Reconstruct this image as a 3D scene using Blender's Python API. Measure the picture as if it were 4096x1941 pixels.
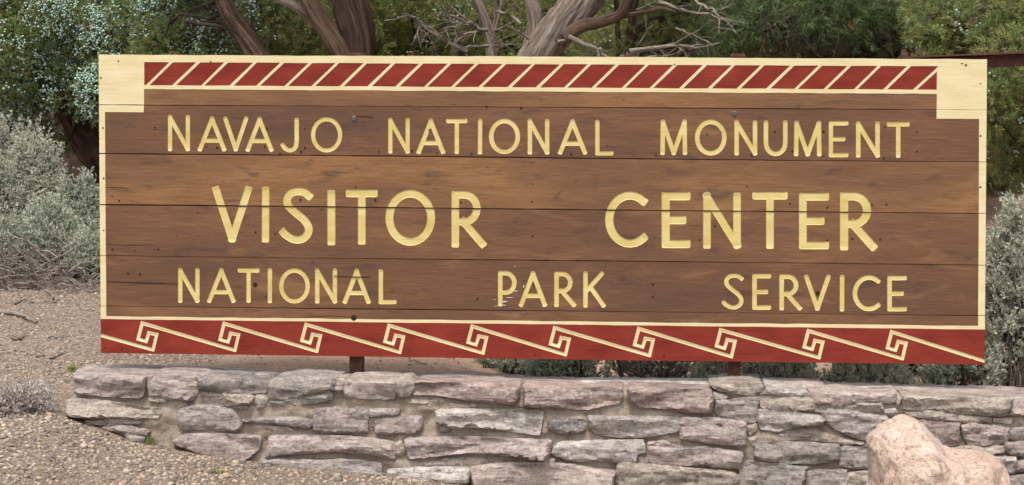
import bpy, math, random
import numpy as np
from mathutils import Vector, Matrix, Euler, noise
from mathutils.geometry import delaunay_2d_cdt

for o in list(bpy.data.objects):
    bpy.data.objects.remove(o)
scene = bpy.context.scene
R = math.radians

# ------------------------------------------------------------------ camera
CAM_LOC = (0.41995, -8.0, 1.35411)
CAM_ROT = (1.52300357, -0.00642984, 0.06399133)
F_PX = 8886.35          # focal length in pixels of a 4096 px wide picture
cd = bpy.data.cameras.new('camera')
cd.sensor_width = 36.0
cd.lens = F_PX / 4096 * 36.0
cd.clip_start = 0.05
cd.clip_end = 1000
cam = bpy.data.objects.new('camera', cd)
cam.location = CAM_LOC
cam.rotation_euler = CAM_ROT
scene.collection.objects.link(cam)
scene.camera = cam

# ------------------------------------------------------------------ sky, sun, exposure
SUN_EL, SUN_AZ = R(63), R(187)      # azimuth clockwise from +Y
w = bpy.data.worlds.new('World')
scene.world = w
w.use_nodes = True
wn = w.node_tree
bg = wn.nodes['Background']
sky = wn.nodes.new('ShaderNodeTexSky')
sky.sky_type = 'NISHITA'
sky.sun_disc = False
sky.sun_elevation = SUN_EL
sky.sun_rotation = SUN_AZ
sky.air_density = 1.0
sky.dust_density = 3.0
sky.ozone_density = 1.0
veil = wn.nodes.new('ShaderNodeHueSaturation')      # thin bright cloud veil: a paler sky
veil.inputs['Saturation'].default_value = 0.32
wn.links.new(sky.outputs['Color'], veil.inputs['Color'])
wn.links.new(veil.outputs['Color'], bg.inputs['Color'])
bg.inputs['Strength'].default_value = 0.15
sd = bpy.data.lights.new('sun', 'SUN')
sd.energy = 1.5
sd.angle = R(11)
sd.color = (1.0, 0.95, 0.88)
sun = bpy.data.objects.new('sun', sd)
sv = Vector((math.sin(SUN_AZ) * math.cos(SUN_EL), math.cos(SUN_AZ) * math.cos(SUN_EL), math.sin(SUN_EL)))
sun.rotation_euler = sv.to_track_quat('Z', 'Y').to_euler()
sun.location = (0, 0, 12)
scene.collection.objects.link(sun)
scene.view_settings.view_transform = 'Standard'
scene.view_settings.look = 'None'
scene.view_settings.gamma = 1.0
scene.view_settings.exposure = 1.0
scene.view_settings.use_curve_mapping = False
scene.render.engine = 'CYCLES'
scene.cycles.max_bounces = 6
scene.cycles.diffuse_bounces = 3
scene.cycles.glossy_bounces = 2
scene.cycles.transmission_bounces = 2
scene.cycles.transparent_max_bounces = 4

# ------------------------------------------------------------------ measuring helper
_RM = np.array(Euler(CAM_ROT).to_matrix())
_C = np.array(CAM_LOC)
def P(px, py, Y):
    """point of the plane y=Y seen at photo pixel (4096 wide)"""
    d = _RM @ np.array([(px - 2048) / F_PX, -(py - 970.5) / F_PX, -1.0])
    t = (Y - _C[1]) / d[1]
    return _C + d * t
K = 4096 / 2576
def D(x, y, Y):      # same, measured on the 2576 px wide view
    return P(x * K, y * K, Y)

# ------------------------------------------------------------------ object helpers
def link(o):
    scene.collection.objects.link(o)
    return o
def build(name, verts, faces, mat, parent=None, smooth=False, attrs=None, mats=None):
    """faces: list of index tuples or an (n,k) int array"""
    me = bpy.data.meshes.new(name)
    verts = np.asarray(verts, dtype=np.float32).reshape(-1, 3)
    if isinstance(faces, np.ndarray):
        n, k = faces.shape
        me.vertices.add(len(verts)); me.vertices.foreach_set('co', verts.ravel())
        me.loops.add(n * k); me.loops.foreach_set('vertex_index', faces.astype(np.int32).ravel())
        me.polygons.add(n)
        me.polygons.foreach_set('loop_start', np.arange(0, n * k, k, dtype=np.int32))
        me.update(calc_edges=True)
    else:
        me.from_pydata(verts.tolist(), [], faces)
        me.update()
    if smooth:
        me.polygons.foreach_set('use_smooth', np.ones(len(me.polygons), dtype=bool))
    if attrs:
        for an, (typ, data) in attrs.items():
            a = me.attributes.new(an, typ, 'POINT')
            a.data.foreach_set('vector' if typ == 'FLOAT_VECTOR' else 'value', np.asarray(data, dtype=np.float32).ravel())
    me.materials.append(mat)
    o = bpy.data.objects.new(name, me)
    link(o)
    if parent is not None:
        put(o, parent)
    return o
def put(o, parent):
    o.parent = parent
    # vertices are written in world metres; only the Empty of a thing has a place of its own
    o.matrix_parent_inverse = Matrix.Translation(-Vector(parent.location))
def empty(name, loc, label, cat, group=None):
    o = bpy.data.objects.new(name, None)
    o.empty_display_size = 0.1
    o.location = loc
    link(o)
    return tag(o, label, cat, group)
def tag(o, label, cat, group=None, kind=None):
    o['label'] = label
    if cat: o['category'] = cat
    if group: o['group'] = group
    if kind: o['kind'] = kind
    return o

# ------------------------------------------------------------------ material helpers
def newmat(name, rough=0.8, spec=0.3):
    m = bpy.data.materials.new(name)
    m.use_nodes = True
    b = m.node_tree.nodes['Principled BSDF']
    b.inputs['Roughness'].default_value = rough
    b.inputs['Specular IOR Level'].default_value = spec
    return m, m.node_tree, b
def N(nt, typ, **kw):
    n = nt.nodes.new(typ)
    for k, v in kw.items():
        if k in n.inputs.keys():
            n.inputs[k].default_value = v
        else:
            setattr(n, k, v)
    return n
def coords(nt, scale=(1, 1, 1), attr=None):
    mp = N(nt, 'ShaderNodeMapping'); mp.inputs['Scale'].default_value = scale
    if attr:
        a = N(nt, 'ShaderNodeAttribute'); a.attribute_name = attr
        nt.links.new(a.outputs['Vector'], mp.inputs['Vector'])
    else:
        tc = N(nt, 'ShaderNodeTexCoord')
        nt.links.new(tc.outputs['Object'], mp.inputs['Vector'])
    return mp.outputs['Vector']
def tnoise(nt, vec, scale, detail=4, rough=0.55, dist=0.0):
    n = N(nt, 'ShaderNodeTexNoise'); n.inputs['Scale'].default_value = scale
    n.inputs['Detail'].default_value = detail; n.inputs['Roughness'].default_value = rough
    n.inputs['Distortion'].default_value = dist
    nt.links.new(vec, n.inputs['Vector'])
    return n.outputs['Fac']
def ramp(nt, fac, stops):
    r = N(nt, 'ShaderNodeValToRGB')
    el = r.color_ramp.elements
    while len(el) < len(stops): el.new(0.5)
    for e, (p, c) in zip(el, stops):
        e.position = p
        e.color = (c, c, c, 1) if not hasattr(c, '__len__') else (*c, 1)
    nt.links.new(fac, r.inputs['Fac'])
    return r.outputs['Color']
def mix(nt, fac, a, b, mode='MIX'):
    m = N(nt, 'ShaderNodeMix', data_type='RGBA', blend_type=mode)
    for sock, v in ((m.inputs[0], fac), (m.inputs[6], a), (m.inputs[7], b)):
        if isinstance(v, (int, float)): sock.default_value = v
        elif isinstance(v, tuple): sock.default_value = (*v, 1) if len(v) == 3 else v
        else: nt.links.new(v, sock)
    return m.outputs[2]
def bump(nt, b, h, dist, strength=1.0):
    bm = N(nt, 'ShaderNodeBump'); bm.inputs['Distance'].default_value = dist; bm.inputs['Strength'].default_value = strength
    nt.links.new(h, bm.inputs['Height']); nt.links.new(bm.outputs['Normal'], b.inputs['Normal'])
def objattr(nt, name):
    a = N(nt, 'ShaderNodeAttribute'); a.attribute_type = 'OBJECT'; a.attribute_name = name
    return a
def out(nt, b, col):
    nt.links.new(col, b.inputs['Base Color'])

# wood of the sign: stained brown boards, horizontal grain, dark flecks
def wood_material():
    m, nt, b = newmat('stained_wood', 0.6, 0.25)
    t = objattr(nt, 'wood_tone')
    fine = tnoise(nt, coords(nt, (9, 1, 190)), 1.0, 6, 0.7, 0.3)
    mid = tnoise(nt, coords(nt, (2.6, 1, 22)), 1.0, 5, 0.65, 0.6)
    big = tnoise(nt, coords(nt, (1.3, 1, 6)), 1.0, 3, 0.5)
    fleck = tnoise(nt, coords(nt, (16, 1, 75)), 1.0, 4, 0.65, 0.3)
    blot = tnoise(nt, coords(nt, (7, 1, 22)), 1.0, 4, 0.6, 0.5)
    knots = tnoise(nt, coords(nt, (24, 1, 40)), 1.0, 2, 0.5)
    c = mix(nt, ramp(nt, mid, [(0.25, 0.0), (0.75, 1.0)]), (0.108, 0.048, 0.024), (0.158, 0.073, 0.035))
    c = mix(nt, t.outputs['Fac'], c, mix(nt, ramp(nt, mid, [(0.25, 0.0), (0.75, 1.0)]), (0.165, 0.078, 0.030), (0.250, 0.124, 0.047)))
    c = mix(nt, ramp(nt, fine, [(0.34, 0.42), (0.56, 0.0)]), c, (0.055, 0.025, 0.014))
    c = mix(nt, ramp(nt, fine, [(0.56, 0.0), (0.76, 0.32)]), c, (0.31, 0.17, 0.075))
    c = mix(nt, ramp(nt, big, [(0.38, 0.5), (0.6, 0.0)]), c, (0.066, 0.032, 0.022))
    c = mix(nt, ramp(nt, fleck, [(0.62, 0.0), (0.74, 0.5)]), c, (0.04, 0.022, 0.017))
    c = mix(nt, ramp(nt, blot, [(0.56, 0.0), (0.72, 0.7)]), c, (0.046, 0.026, 0.022))
    pale = tnoise(nt, coords(nt, (2.2, 1, 9)), 1.3, 4, 0.6, 0.8)
    c = mix(nt, ramp(nt, pale, [(0.54, 0.0), (0.74, 0.5)]), c, (0.25, 0.125, 0.050))
    worn = tnoise(nt, coords(nt, (3.1, 1, 30)), 1.7, 6, 0.7, 0.6)
    c = mix(nt, ramp(nt, worn, [(0.62, 0.0), (0.74, 0.35)]), c, (0.30, 0.22, 0.17))
    c = mix(nt, ramp(nt, knots, [(0.69, 0.0), (0.76, 0.7)]), c, (0.035, 0.022, 0.020))
    out(nt, b, c)
    bump(nt, b, fine, 0.0012, 0.6)
    return m
def paint_material(name, c1, c2, dirt, rough=0.5):
    m, nt, b = newmat(name, rough, 0.35)
    n = tnoise(nt, coords(nt, (7, 7, 16)), 1.0, 5, 0.6)
    g = tnoise(nt, coords(nt, (6, 1, 170)), 1.0, 4, 0.6)
    s = tnoise(nt, coords(nt), 45, 3, 0.6)
    c = mix(nt, ramp(nt, n, [(0.35, 0.0), (0.68, 1.0)]), c1, c2)
    c = mix(nt, ramp(nt, g, [(0.56, 0.0), (0.72, 0.45)]), c, dirt)
    c = mix(nt, ramp(nt, s, [(0.70, 0.0), (0.76, 0.5)]), c, dirt)
    out(nt, b, c)
    h = mix(nt, 0.5, n, g)
    bump(nt, b, h, 0.003, 0.6)
    return m
MAT_WOOD = wood_material()
MAT_CREAM = paint_material('cream_paint', (0.52, 0.43, 0.225), (0.59, 0.505, 0.31), (0.36, 0.265, 0.11))
MAT_YELLOW = paint_material('yellow_paint', (0.45, 0.345, 0.11), (0.55, 0.445, 0.19), (0.30, 0.21, 0.06))
MAT_RED = paint_material('red_paint', (0.140, 0.018, 0.011), (0.205, 0.030, 0.018), (0.05, 0.005, 0.004))
MAT_RED.node_tree.nodes['Principled BSDF'].inputs['Specular IOR Level'].default_value = 0.12
MAT_RED.node_tree.nodes['Principled BSDF'].inputs['Roughness'].default_value = 0.7
def rust_material():
    m, nt, b = newmat('rusty_steel', 0.75, 0.3)
    n = tnoise(nt, coords(nt), 40, 6, 0.65)
    c = ramp(nt, n, [(0.3, (0.045, 0.016, 0.012)), (0.55, (0.085, 0.030, 0.020)), (0.75, (0.16, 0.07, 0.045))])
    out(nt, b, c); bump(nt, b, n, 0.002, 0.5)
    return m
MAT_RUST = rust_material()
def steel_material():
    m, nt, b = newmat('dull_bolt_steel', 0.45, 0.5)
    b.inputs['Metallic'].default_value = 0.6
    n = tnoise(nt, coords(nt), 150, 4)
    out(nt, b, ramp(nt, n, [(0.3, (0.05, 0.045, 0.043)), (0.7, (0.14, 0.13, 0.125))]))
    return m
MAT_STEEL = steel_material()
MAT_HOLE, _nt, _b = newmat('dark_nail', 0.8, 0.2)
_b.inputs['Base Color'].default_value = (0.018, 0.012, 0.010, 1)

def stone_material(name='wall_sandstone'):
    m, nt, b = newmat(name, 0.9, 0.2)
    t = objattr(nt, 'stone_colour').outputs['Color']
    v = coords(nt)
    big = tnoise(nt, v, 9, 5, 0.6, 0.5)
    lay = tnoise(nt, coords(nt, (14, 14, 70)), 1.0, 5, 0.65, 0.7)
    sp = tnoise(nt, v, 70, 5, 0.7)
    fine = tnoise(nt, v, 260, 3, 0.6)
    c = mix(nt, ramp(nt, lay, [(0.36, 0.0), (0.62, 1.0)]), mix(nt, 1.0, t, (0.58, 0.56, 0.57), 'MULTIPLY'), mix(nt, 1.0, t, (1.45, 1.45, 1.42), 'MULTIPLY'))
    c = mix(nt, ramp(nt, big, [(0.46, 0.0), (0.66, 0.55)]), c, (0.40, 0.32, 0.25))
    c = mix(nt, ramp(nt, sp, [(0.32, 0.7), (0.47, 0.0)]), c, (0.10, 0.085, 0.085))
    c = mix(nt, ramp(nt, sp, [(0.55, 0.0), (0.70, 0.7)]), c, (0.58, 0.53, 0.49))
    out(nt, b, c)
    h = mix(nt, 0.45, mix(nt, 0.5, lay, sp), fine)
    bump(nt, b, h, 0.022, 0.9)
    return m
MAT_STONE = stone_material()
def mortar_material():
    m, nt, b = newmat('sandy_mortar', 0.95, 0.15)
    v = coords(nt)
    n = tnoise(nt, v, 14, 6, 0.65, 0.4); s = tnoise(nt, v, 120, 4, 0.7)
    c = ramp(nt, n, [(0.3, (0.235, 0.18, 0.135)), (0.5, (0.335, 0.268, 0.205)), (0.72, (0.43, 0.365, 0.30))])
    c = mix(nt, ramp(nt, s, [(0.32, 0.4), (0.5, 0.0)]), c, (0.14, 0.11, 0.09))
    out(nt, b, c); bump(nt, b, mix(nt, 0.5, n, s), 0.02, 0.9)
    return m
MAT_MORTAR = mortar_material()
def boulder_material():
    m, nt, b = newmat('pink_boulder_stone', 0.9, 0.2)
    v = coords(nt)
    n = tnoise(nt, v, 8, 6, 0.6, 0.6); s = tnoise(nt, v, 60, 5, 0.7); f = tnoise(nt, v, 200, 4, 0.6)
    cr = tnoise(nt, coords(nt, (1, 1, .6)), 5.5, 2, 0.5, 1.4)
    c = ramp(nt, n, [(0.3, (0.47, 0.32, 0.245)), (0.5, (0.56, 0.42, 0.335)), (0.72, (0.63, 0.525, 0.45))])
    c = mix(nt, ramp(nt, s, [(0.34, 0.75), (0.48, 0.0)]), c, (0.22, 0.135, 0.10))
    c = mix(nt, ramp(nt, s, [(0.54, 0.0), (0.70, 0.6)]), c, (0.70, 0.56, 0.48))
    c = mix(nt, ramp(nt, cr, [(0.485, 0.0), (0.5, 0.45), (0.515, 0.0)]), c, (0.15, 0.09, 0.07))
    out(nt, b, c); bump(nt, b, mix(nt, 0.4, n, mix(nt, 0.5, s, f)), 0.04, 1.0)
    return m
MAT_BOULDER = boulder_material()
def ground_material():
    m, nt, b = newmat('gravelly_soil', 0.95, 0.15)
    v = coords(nt)
    vo = N(nt, 'ShaderNodeTexVoronoi'); vo.inputs['Scale'].default_value = 85
    nt.links.new(v, vo.inputs['Vector'])
    big = tnoise(nt, v, 1.3, 4, 0.6); n = tnoise(nt, v, 60, 5, 0.7)
    g = ramp(nt, vo.outputs['Color'], [(0.15, (0.11, 0.080, 0.060)), (0.45, (0.185, 0.14, 0.107)), (0.8, (0.27, 0.215, 0.168))])
    soil = ramp(nt, n, [(0.3, (0.235, 0.15, 0.105)), (0.7, (0.39, 0.265, 0.195))])
    # soil behind the wall and to the right is bare reddish sand
    sx = N(nt, 'ShaderNodeSeparateXYZ'); tc = N(nt, 'ShaderNodeTexCoord'); nt.links.new(tc.outputs['Object'], sx.inputs[0])
    ax = N(nt, 'ShaderNodeMath', operation='MULTIPLY_ADD'); nt.links.new(sx.outputs['X'], ax.inputs[0]); ax.inputs[1].default_value = 0.5; ax.inputs[2].default_value = 0.72
    ay = N(nt, 'ShaderNodeMath', operation='ADD'); nt.links.new(ax.outputs[0], ay.inputs[0]); nt.links.new(big, ay.inputs[1])
    fac = ramp(nt, ay.outputs[0], [(0.45, 0.0), (0.75, 1.0)])
    yy = N(nt, 'ShaderNodeMath', operation='GREATER_THAN'); nt.links.new(sx.outputs['Y'], yy.inputs[0]); yy.inputs[1].default_value = -0.15
    f2 = N(nt, 'ShaderNodeMath', operation='MULTIPLY'); nt.links.new(fac, f2.inputs[0]); nt.links.new(yy.outputs[0], f2.inputs[1])
    far = N(nt, 'ShaderNodeMapRange'); nt.links.new(sx.outputs['Y'], far.inputs[0]); far.inputs[1].default_value = 2.6; far.inputs[2].default_value = 4.2
    f3 = N(nt, 'ShaderNodeMath', operation='MAXIMUM'); nt.links.new(f2.outputs[0], f3.inputs[0]); nt.links.new(far.outputs[0], f3.inputs[1])
    c = mix(nt, f3.outputs[0], g, soil)
    c = mix(nt, ramp(nt, big, [(0.4, 0.35), (0.6, 0.0)]), c, (0.13, 0.085, 0.06))
    out(nt, b, c)
    bump(nt, b, mix(nt, 0.5, vo.outputs['Distance'], n), 0.012, 0.7)
    return m
MAT_GROUND = ground_material()
def tinted_material(name, stops, rough=0.8, spec=0.2, trans=0.0):
    m, nt, b = newmat(name, rough, spec)
    a = N(nt, 'ShaderNodeAttribute'); a.attribute_name = 'tint'
    out(nt, b, ramp(nt, a.outputs['Fac'], stops))
    if trans:
        b.inputs['Subsurface Weight'].default_value = 0.0
        t = N(nt, 'ShaderNodeBsdfTranslucent')
        r = nt.nodes[-2]
        nt.links.new([n for n in nt.nodes if n.type == 'VALTORGB'][0].outputs['Color'], t.inputs['Color'])
        ms = N(nt, 'ShaderNodeMixShader'); ms.inputs[0].default_value = trans
        o = [n for n in nt.nodes if n.type == 'OUTPUT_MATERIAL'][0]
        nt.links.new(b.outputs[0], ms.inputs[1]); nt.links.new(t.outputs[0], ms.inputs[2]); nt.links.new(ms.outputs[0], o.inputs['Surface'])
    return m
MAT_PEBBLE = tinted_material('pebbles', [(0.0, (0.08, 0.072, 0.07)), (0.25, (0.165, 0.135, 0.115)), (0.5, (0.27, 0.215, 0.165)), (0.75, (0.39, 0.32, 0.24)), (0.90, (0.31, 0.19, 0.125)), (1.0, (0.60, 0.54, 0.46))], 0.85)
MAT_JUNIPER = tinted_material('juniper_leaves', [(0.0, (0.10, 0.135, 0.045)), (0.5, (0.175, 0.22, 0.068)), (0.85, (0.26, 0.285, 0.092)), (1.0, (0.28, 0.18, 0.09))], 0.6, 0.4, 0.4)
MAT_PINYON = tinted_material('pinyon_needles', [(0.0, (0.065, 0.095, 0.038)), (0.6, (0.11, 0.155, 0.055)), (0.93, (0.15, 0.19, 0.065)), (1.0, (0.26, 0.13, 0.05))], 0.7, 0.3, 0.15)
MAT_BERRY = tinted_material('juniper_berries', [(0.0, (0.22, 0.31, 0.255)), (0.6, (0.32, 0.43, 0.355)), (1.0, (0.46, 0.56, 0.46))], 0.6, 0.3)
MAT_SAGE = tinted_material('sage_leaves', [(0.0, (0.24, 0.27, 0.19)), (0.5, (0.37, 0.40, 0.30)), (0.85, (0.50, 0.52, 0.42)), (1.0, (0.42, 0.35, 0.26))], 0.85, 0.15, 0.2)
MAT_GRASS = tinted_material('grass_blades', [(0.0, (0.12, 0.16, 0.04)), (1.0, (0.28, 0.30, 0.10))], 0.8, 0.2, 0.2)
def bark_material(name, c0, c1, c2, k=1.0):
    m, nt, b = newmat(name, 0.95, 0.15)
    v = coords(nt, (1, 1, 1), 'bark')
    n = tnoise(nt, v, 1.5 * k, 6, 0.72, 0.5)
    f = tnoise(nt, v, 4.5 * k, 6, 0.72, 0.3)
    big = tnoise(nt, coords(nt), 6, 3, 0.5)
    c = ramp(nt, n, [(0.28, c0), (0.5, c1), (0.75, c2)])
    c = mix(nt, ramp(nt, f, [(0.38, 0.85), (0.52, 0.0)]), c, c0)
    c = mix(nt, ramp(nt, big, [(0.5, 0.0), (0.7, 0.5)]), c, c2)
    out(nt, b, c)
    bump(nt, b, mix(nt, 0.5, n, f), 0.06, 1.0)
    return m
MAT_BARK_DARK = bark_material('dark_juniper_bark', (0.022, 0.013, 0.010), (0.075, 0.043, 0.030), (0.17, 0.105, 0.07))
MAT_BARK_BROWN = bark_material('brown_juniper_bark', (0.035, 0.021, 0.015), (0.12, 0.073, 0.048), (0.24, 0.165, 0.115))
MAT_BARK_PALE = bark_material('weathered_juniper_bark', (0.095, 0.068, 0.052), (0.30, 0.23, 0.18), (0.48, 0.41, 0.35))
MAT_TWIG = bark_material('grey_dead_wood', (0.19, 0.155, 0.125), (0.38, 0.32, 0.27), (0.56, 0.50, 0.44))
MAT_TWIG_DARK = bark_material('dark_twig', (0.04, 0.030, 0.024), (0.10, 0.075, 0.058), (0.17, 0.135, 0.11))

# ------------------------------------------------------------------ ground
contact = [(80, 555), (150, 580), (330, 650), (480, 700), (720, 800), (1000, 850), (1300, 900), (1740, 970), (1990, 1010)]
cpts = [P(200 + u * .42667, 1420 + v * .42667, -0.22) for u, v in contact]
cpts += [P(1024 + u * .42667, 1420 + v * .42667, -0.22) for u, v in [(500, 1075), (1170, 1115), (2000, 1215)]]
cx = np.array([p[0] for p in cpts]); cz = np.array([p[2] for p in cpts])
cx = np.concatenate([[-30], cx, [0.6, 1.2, 2.0, 4.0, 30]])
zr = cz[-1]
cz = np.concatenate([[cz[0]], cz, [zr - 0.05, zr - 0.08, zr - 0.10, zr - 0.12, zr - 0.12]])
ZL = cz[0]
def sstep(a, b, x):
    t = np.clip((x - a) / (b - a), 0, 1)
    return t * t * (3 - 2 * t)
def ground_z(x, y):
    x = np.asarray(x, float); y = np.asarray(y, float)
    zf = np.interp(x, cx, cz) + 0.04 * np.minimum(y + 0.2, 0.0)
    zb = ZL + 0.085 * (y + 0.2) + 0.13 * np.maximum(y - 4.0, 0) - 0.075 * np.maximum(y - 14.0, 0) - 0.115 * np.maximum(y - 30, 0)
    zb = zb - 0.02 * np.clip(x, 0, 3) + 0.05 * sstep(-1.9, -1.0, x) * sstep(0, .3, y) - 0.05 * sstep(-1.9, -1.0, x) * sstep(1.0, 3.0, y)
    zb = zb - 0.11 * sstep(-.45, .05, x) * sstep(0, .25, y) * (1 - sstep(1.6, 3.5, y))
    t = sstep(-0.14, 0.10, y)
    return zf * (1 - t) + zb * t
def ground_full(x, y):
    z = float(ground_z(x, y))
    return z + 0.012 * noise.noise(Vector((x * 2.2, y * 2.2, 0))) + 0.006 * noise.noise(Vector((x * 9, y * 9, 3)))
def axis(segs):
    o = []
    for a, b, s in segs:
        o += list(np.arange(a, b - 1e-6, s))
    o.append(segs[-1][1])
    return np.array(o)
gx = axis([(-300, -40, 20), (-40, -8, 2), (-8, -3.6, .2), (-3.6, 3.4, .04), (3.4, 8, .2), (8, 40, 2), (40, 300, 20)])
gy = axis([(-60, -12, 4), (-12, -3.2, .4), (-3.2, 4.6, .04), (4.6, 12, .15), (12, 40, 2), (40, 400, 20)])
XX, YY = np.meshgrid(gx, gy)
GV = np.zeros((len(gy), len(gx), 3))
GV[..., 0] = XX; GV[..., 1] = YY; GV[..., 2] = ground_z(XX, YY)
for j in range(len(gy)):
    if -3.3 < gy[j] < 12:
        for i in range(len(gx)):
            if -4 < gx[i] < 4:
                GV[j, i, 2] = ground_full(gx[i], gy[j])
nx = len(gx)
jj, ii = np.meshgrid(np.arange(len(gy) - 1), np.arange(nx - 1), indexing='ij')
q = np.stack([jj * nx + ii, jj * nx + ii + 1, (jj + 1) * nx + ii + 1, (jj + 1) * nx + ii], -1).reshape(-1, 4)
g = build('ground', GV.reshape(-1, 3), q, MAT_GROUND, smooth=True)
tag(g, 'sloping ground of pale gravel and reddish soil', None, kind='structure')

# icosahedron template
ph = (1 + 5 ** .5) / 2
ICO = np.array([(-1, ph, 0), (1, ph, 0), (-1, -ph, 0), (1, -ph, 0), (0, -1, ph), (0, 1, ph), (0, -1, -ph), (0, 1, -ph), (ph, 0, -1), (ph, 0, 1), (-ph, 0, -1), (-ph, 0, 1)]) / math.sqrt(1 + ph * ph)
ICOF = np.array([(0, 11, 5), (0, 5, 1), (0, 1, 7), (0, 7, 10), (0, 10, 11), (1, 5, 9), (5, 11, 4), (11, 10, 2), (10, 7, 6), (7, 1, 8), (3, 9, 4), (3, 4, 2), (3, 2, 6), (3, 6, 8), (3, 8, 9), (4, 9, 5), (2, 4, 11), (6, 2, 10), (8, 6, 7), (9, 8, 1)])
def rand_rot(n, rng):
    q = rng.normal(size=(n, 4)); q /= np.linalg.norm(q, axis=1, keepdims=True)
    a, b, c, d = q.T
    return np.stack([np.stack([1 - 2 * (c * c + d * d), 2 * (b * c - a * d), 2 * (b * d + a * c)], -1),
                     np.stack([2 * (b * c + a * d), 1 - 2 * (b * b + d * d), 2 * (c * d - a * b)], -1),
                     np.stack([2 * (b * d - a * c), 2 * (c * d + a * b), 1 - 2 * (b * b + c * c)], -1)], 1)
def blobs(pos, size, rng, flat=0.65, jit=0.16):
    n = len(pos)
    v = np.repeat(ICO[None], n, 0) * (1 + rng.normal(0, jit, (n, 12, 1)))
    v = v * np.stack([rng.uniform(.8, 1.25, n), rng.uniform(.7, 1.0, n), rng.uniform(flat * .8, flat * 1.2, n)], -1)[:, None]
    rz = rng.uniform(0, 2 * math.pi, n); tl = rng.normal(0, .25, n)
    c, s = np.cos(rz), np.sin(rz)
    x = v[..., 0] * c[:, None] - v[..., 1] * s[:, None]; y = v[..., 0] * s[:, None] + v[..., 1] * c[:, None]
    z = v[..., 2] + x * tl[:, None] * .5
    v = np.stack([x, y, z], -1) * size[:, None, None] + pos[:, None]
    f = (ICOF[None] + (np.arange(n) * 12)[:, None, None]).reshape(-1, 3)
    return v.reshape(-1, 3), f
rng = np.random.default_rng(5)
pp, ss = [], []
def scatter(n, x0, x1, y0, y1, s0, s1, gam=2.2):
    x = rng.uniform(x0, x1, n); y = rng.uniform(y0, y1, n)
    zc = np.interp(x, cx, cz)
    keep = ~((x > -1.86) & (y > -0.24) & (y < 0.25))
    x, y = x[keep], y[keep]
    dn = np.array([noise.noise(Vector((a * 1.7, b * 1.1, 8.0))) + .5 * noise.noise(Vector((a * 5, b * 3.5, 2.0))) for a, b in zip(x, y)])
    keep = rng.random(len(x)) < np.clip(.85 + dn * 1.1, .25, 1.0)
    x, y = x[keep], y[keep]
    z = np.array([ground_full(a, b) for a, b in zip(x, y)])
    s = s0 + (s1 - s0) * rng.random(len(x)) ** gam
    pp.append(np.stack([x, y, z + s * .15], -1)); ss.append(s)
scatter(30000, -2.6, 0.35, -1.9, -0.2, .0032, .0105, 2.4)
scatter(9000, -2.6, -1.7, -0.3, 0.8, .0035, .0085)
scatter(8000, -3.0, -1.3, 0.6, 2.8, .0035, .0085)
scatter(1500, -1.9, 0.3, 0.25, 1.6, .003, .007)
scatter(900, -2.6, 0.35, -1.9, 0.3, .009, .020, 2.0)
pp = np.concatenate(pp); ss = np.concatenate(ss)
v, f = blobs(pp, ss, rng)
tint = np.repeat(np.clip(rng.beta(1.6, 1.7, len(pp)), 0, 1), 12)
g = build('gravel', v, f, MAT_PEBBLE, smooth=False, attrs={'tint': ('FLOAT', tint)})
tag(g, 'loose tan and grey gravel spread over the ground beside the wall', 'gravel', kind='stuff')

# ------------------------------------------------------------------ sign
sbase = P(2178, 1500, 0.06)
sign = empty('entrance_sign', (0, 0.06, 0.30), 'wide brown wooden sign with carved yellow letters and red patterned borders above the stone wall', 'sign')
def D2(x, y):
    p = D(x, y, 0.0); return (p[0], p[2])
def S2(px, py):
    p = P(px, py, 0.0); return (p[0], p[2])
def lerp(a, b, t): return a + (b - a) * t
XL = lambda y: lerp(248, 254, (y - 137) / 752)
XR = lambda y: lerp(2483, 2477, (y - 149) / 769)
joints = [(137, 149), (263.5, 276.5), (386, 408), (515, 537.5), (643, 667), (770, 794), (888.5, 918)]
gaps = [(0, 0), (1.5, 1.3), (3.0, 1.8), (3.2, 1.6), (1.4, 1.5), (1.8, 1.2), (0, 0)]
tones = [0.85, 0.05, 1.0, 0.18, 0.0, 0.35]

# --- carved strokes
class Stroke:
    def __init__(self, pts, w, kind, idx, q=0.6, depth=.005, closed=False, caps=(1, 1)):
        self.p = np.array(pts, float); self.w = w; self.kind = kind; self.idx = idx; self.q = q; self.depth = depth; self.closed = closed; self.caps = caps
    def offsets(self, k):
        p = self.p; n = len(p)
        res = []
        for i in range(n):
            if self.closed: a, b = p[i - 1], p[(i + 1) % n]
            else: a, b = p[max(i - 1, 0)], p[min(i + 1, n - 1)]
            d1 = p[i] - a; d2 = b - p[i]
            l1 = np.linalg.norm(d1); l2 = np.linalg.norm(d2)
            d1 = d1 / l1 if l1 > 1e-9 else d2 / l2
            d2 = d2 / l2 if l2 > 1e-9 else d1
            n1 = np.array([-d1[1], d1[0]]); n2 = np.array([-d2[1], d2[0]])
            m = n1 + n2; m /= np.linalg.norm(m)
            res.append(p[i] + m * (self.w / 2 * k) / max(0.35, m.dot(n1)))
        return np.array(res)
def catmull(pts, sub=5):
    p = [np.array(a, float) for a in pts]
    p = [2 * p[0] - p[1]] + p + [2 * p[-1] - p[-2]]
    o = []
    for i in range(1, len(p) - 2):
        for s in range(sub):
            t = s / sub
            o.append(0.5 * ((2 * p[i]) + (-p[i - 1] + p[i + 1]) * t + (2 * p[i - 1] - 5 * p[i] + 4 * p[i + 1] - p[i + 2]) * t * t + (-p[i - 1] + 3 * p[i] - 3 * p[i + 1] + p[i + 2]) * t ** 3))
    o.append(p[-2])
    return o
def arc(cx_, cy_, rx, ry, a0, a1, n):
    return [(cx_ + rx * math.cos(R(a)), cy_ + ry * math.sin(R(a))) for a in np.linspace(a0, a1, n)]
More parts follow.
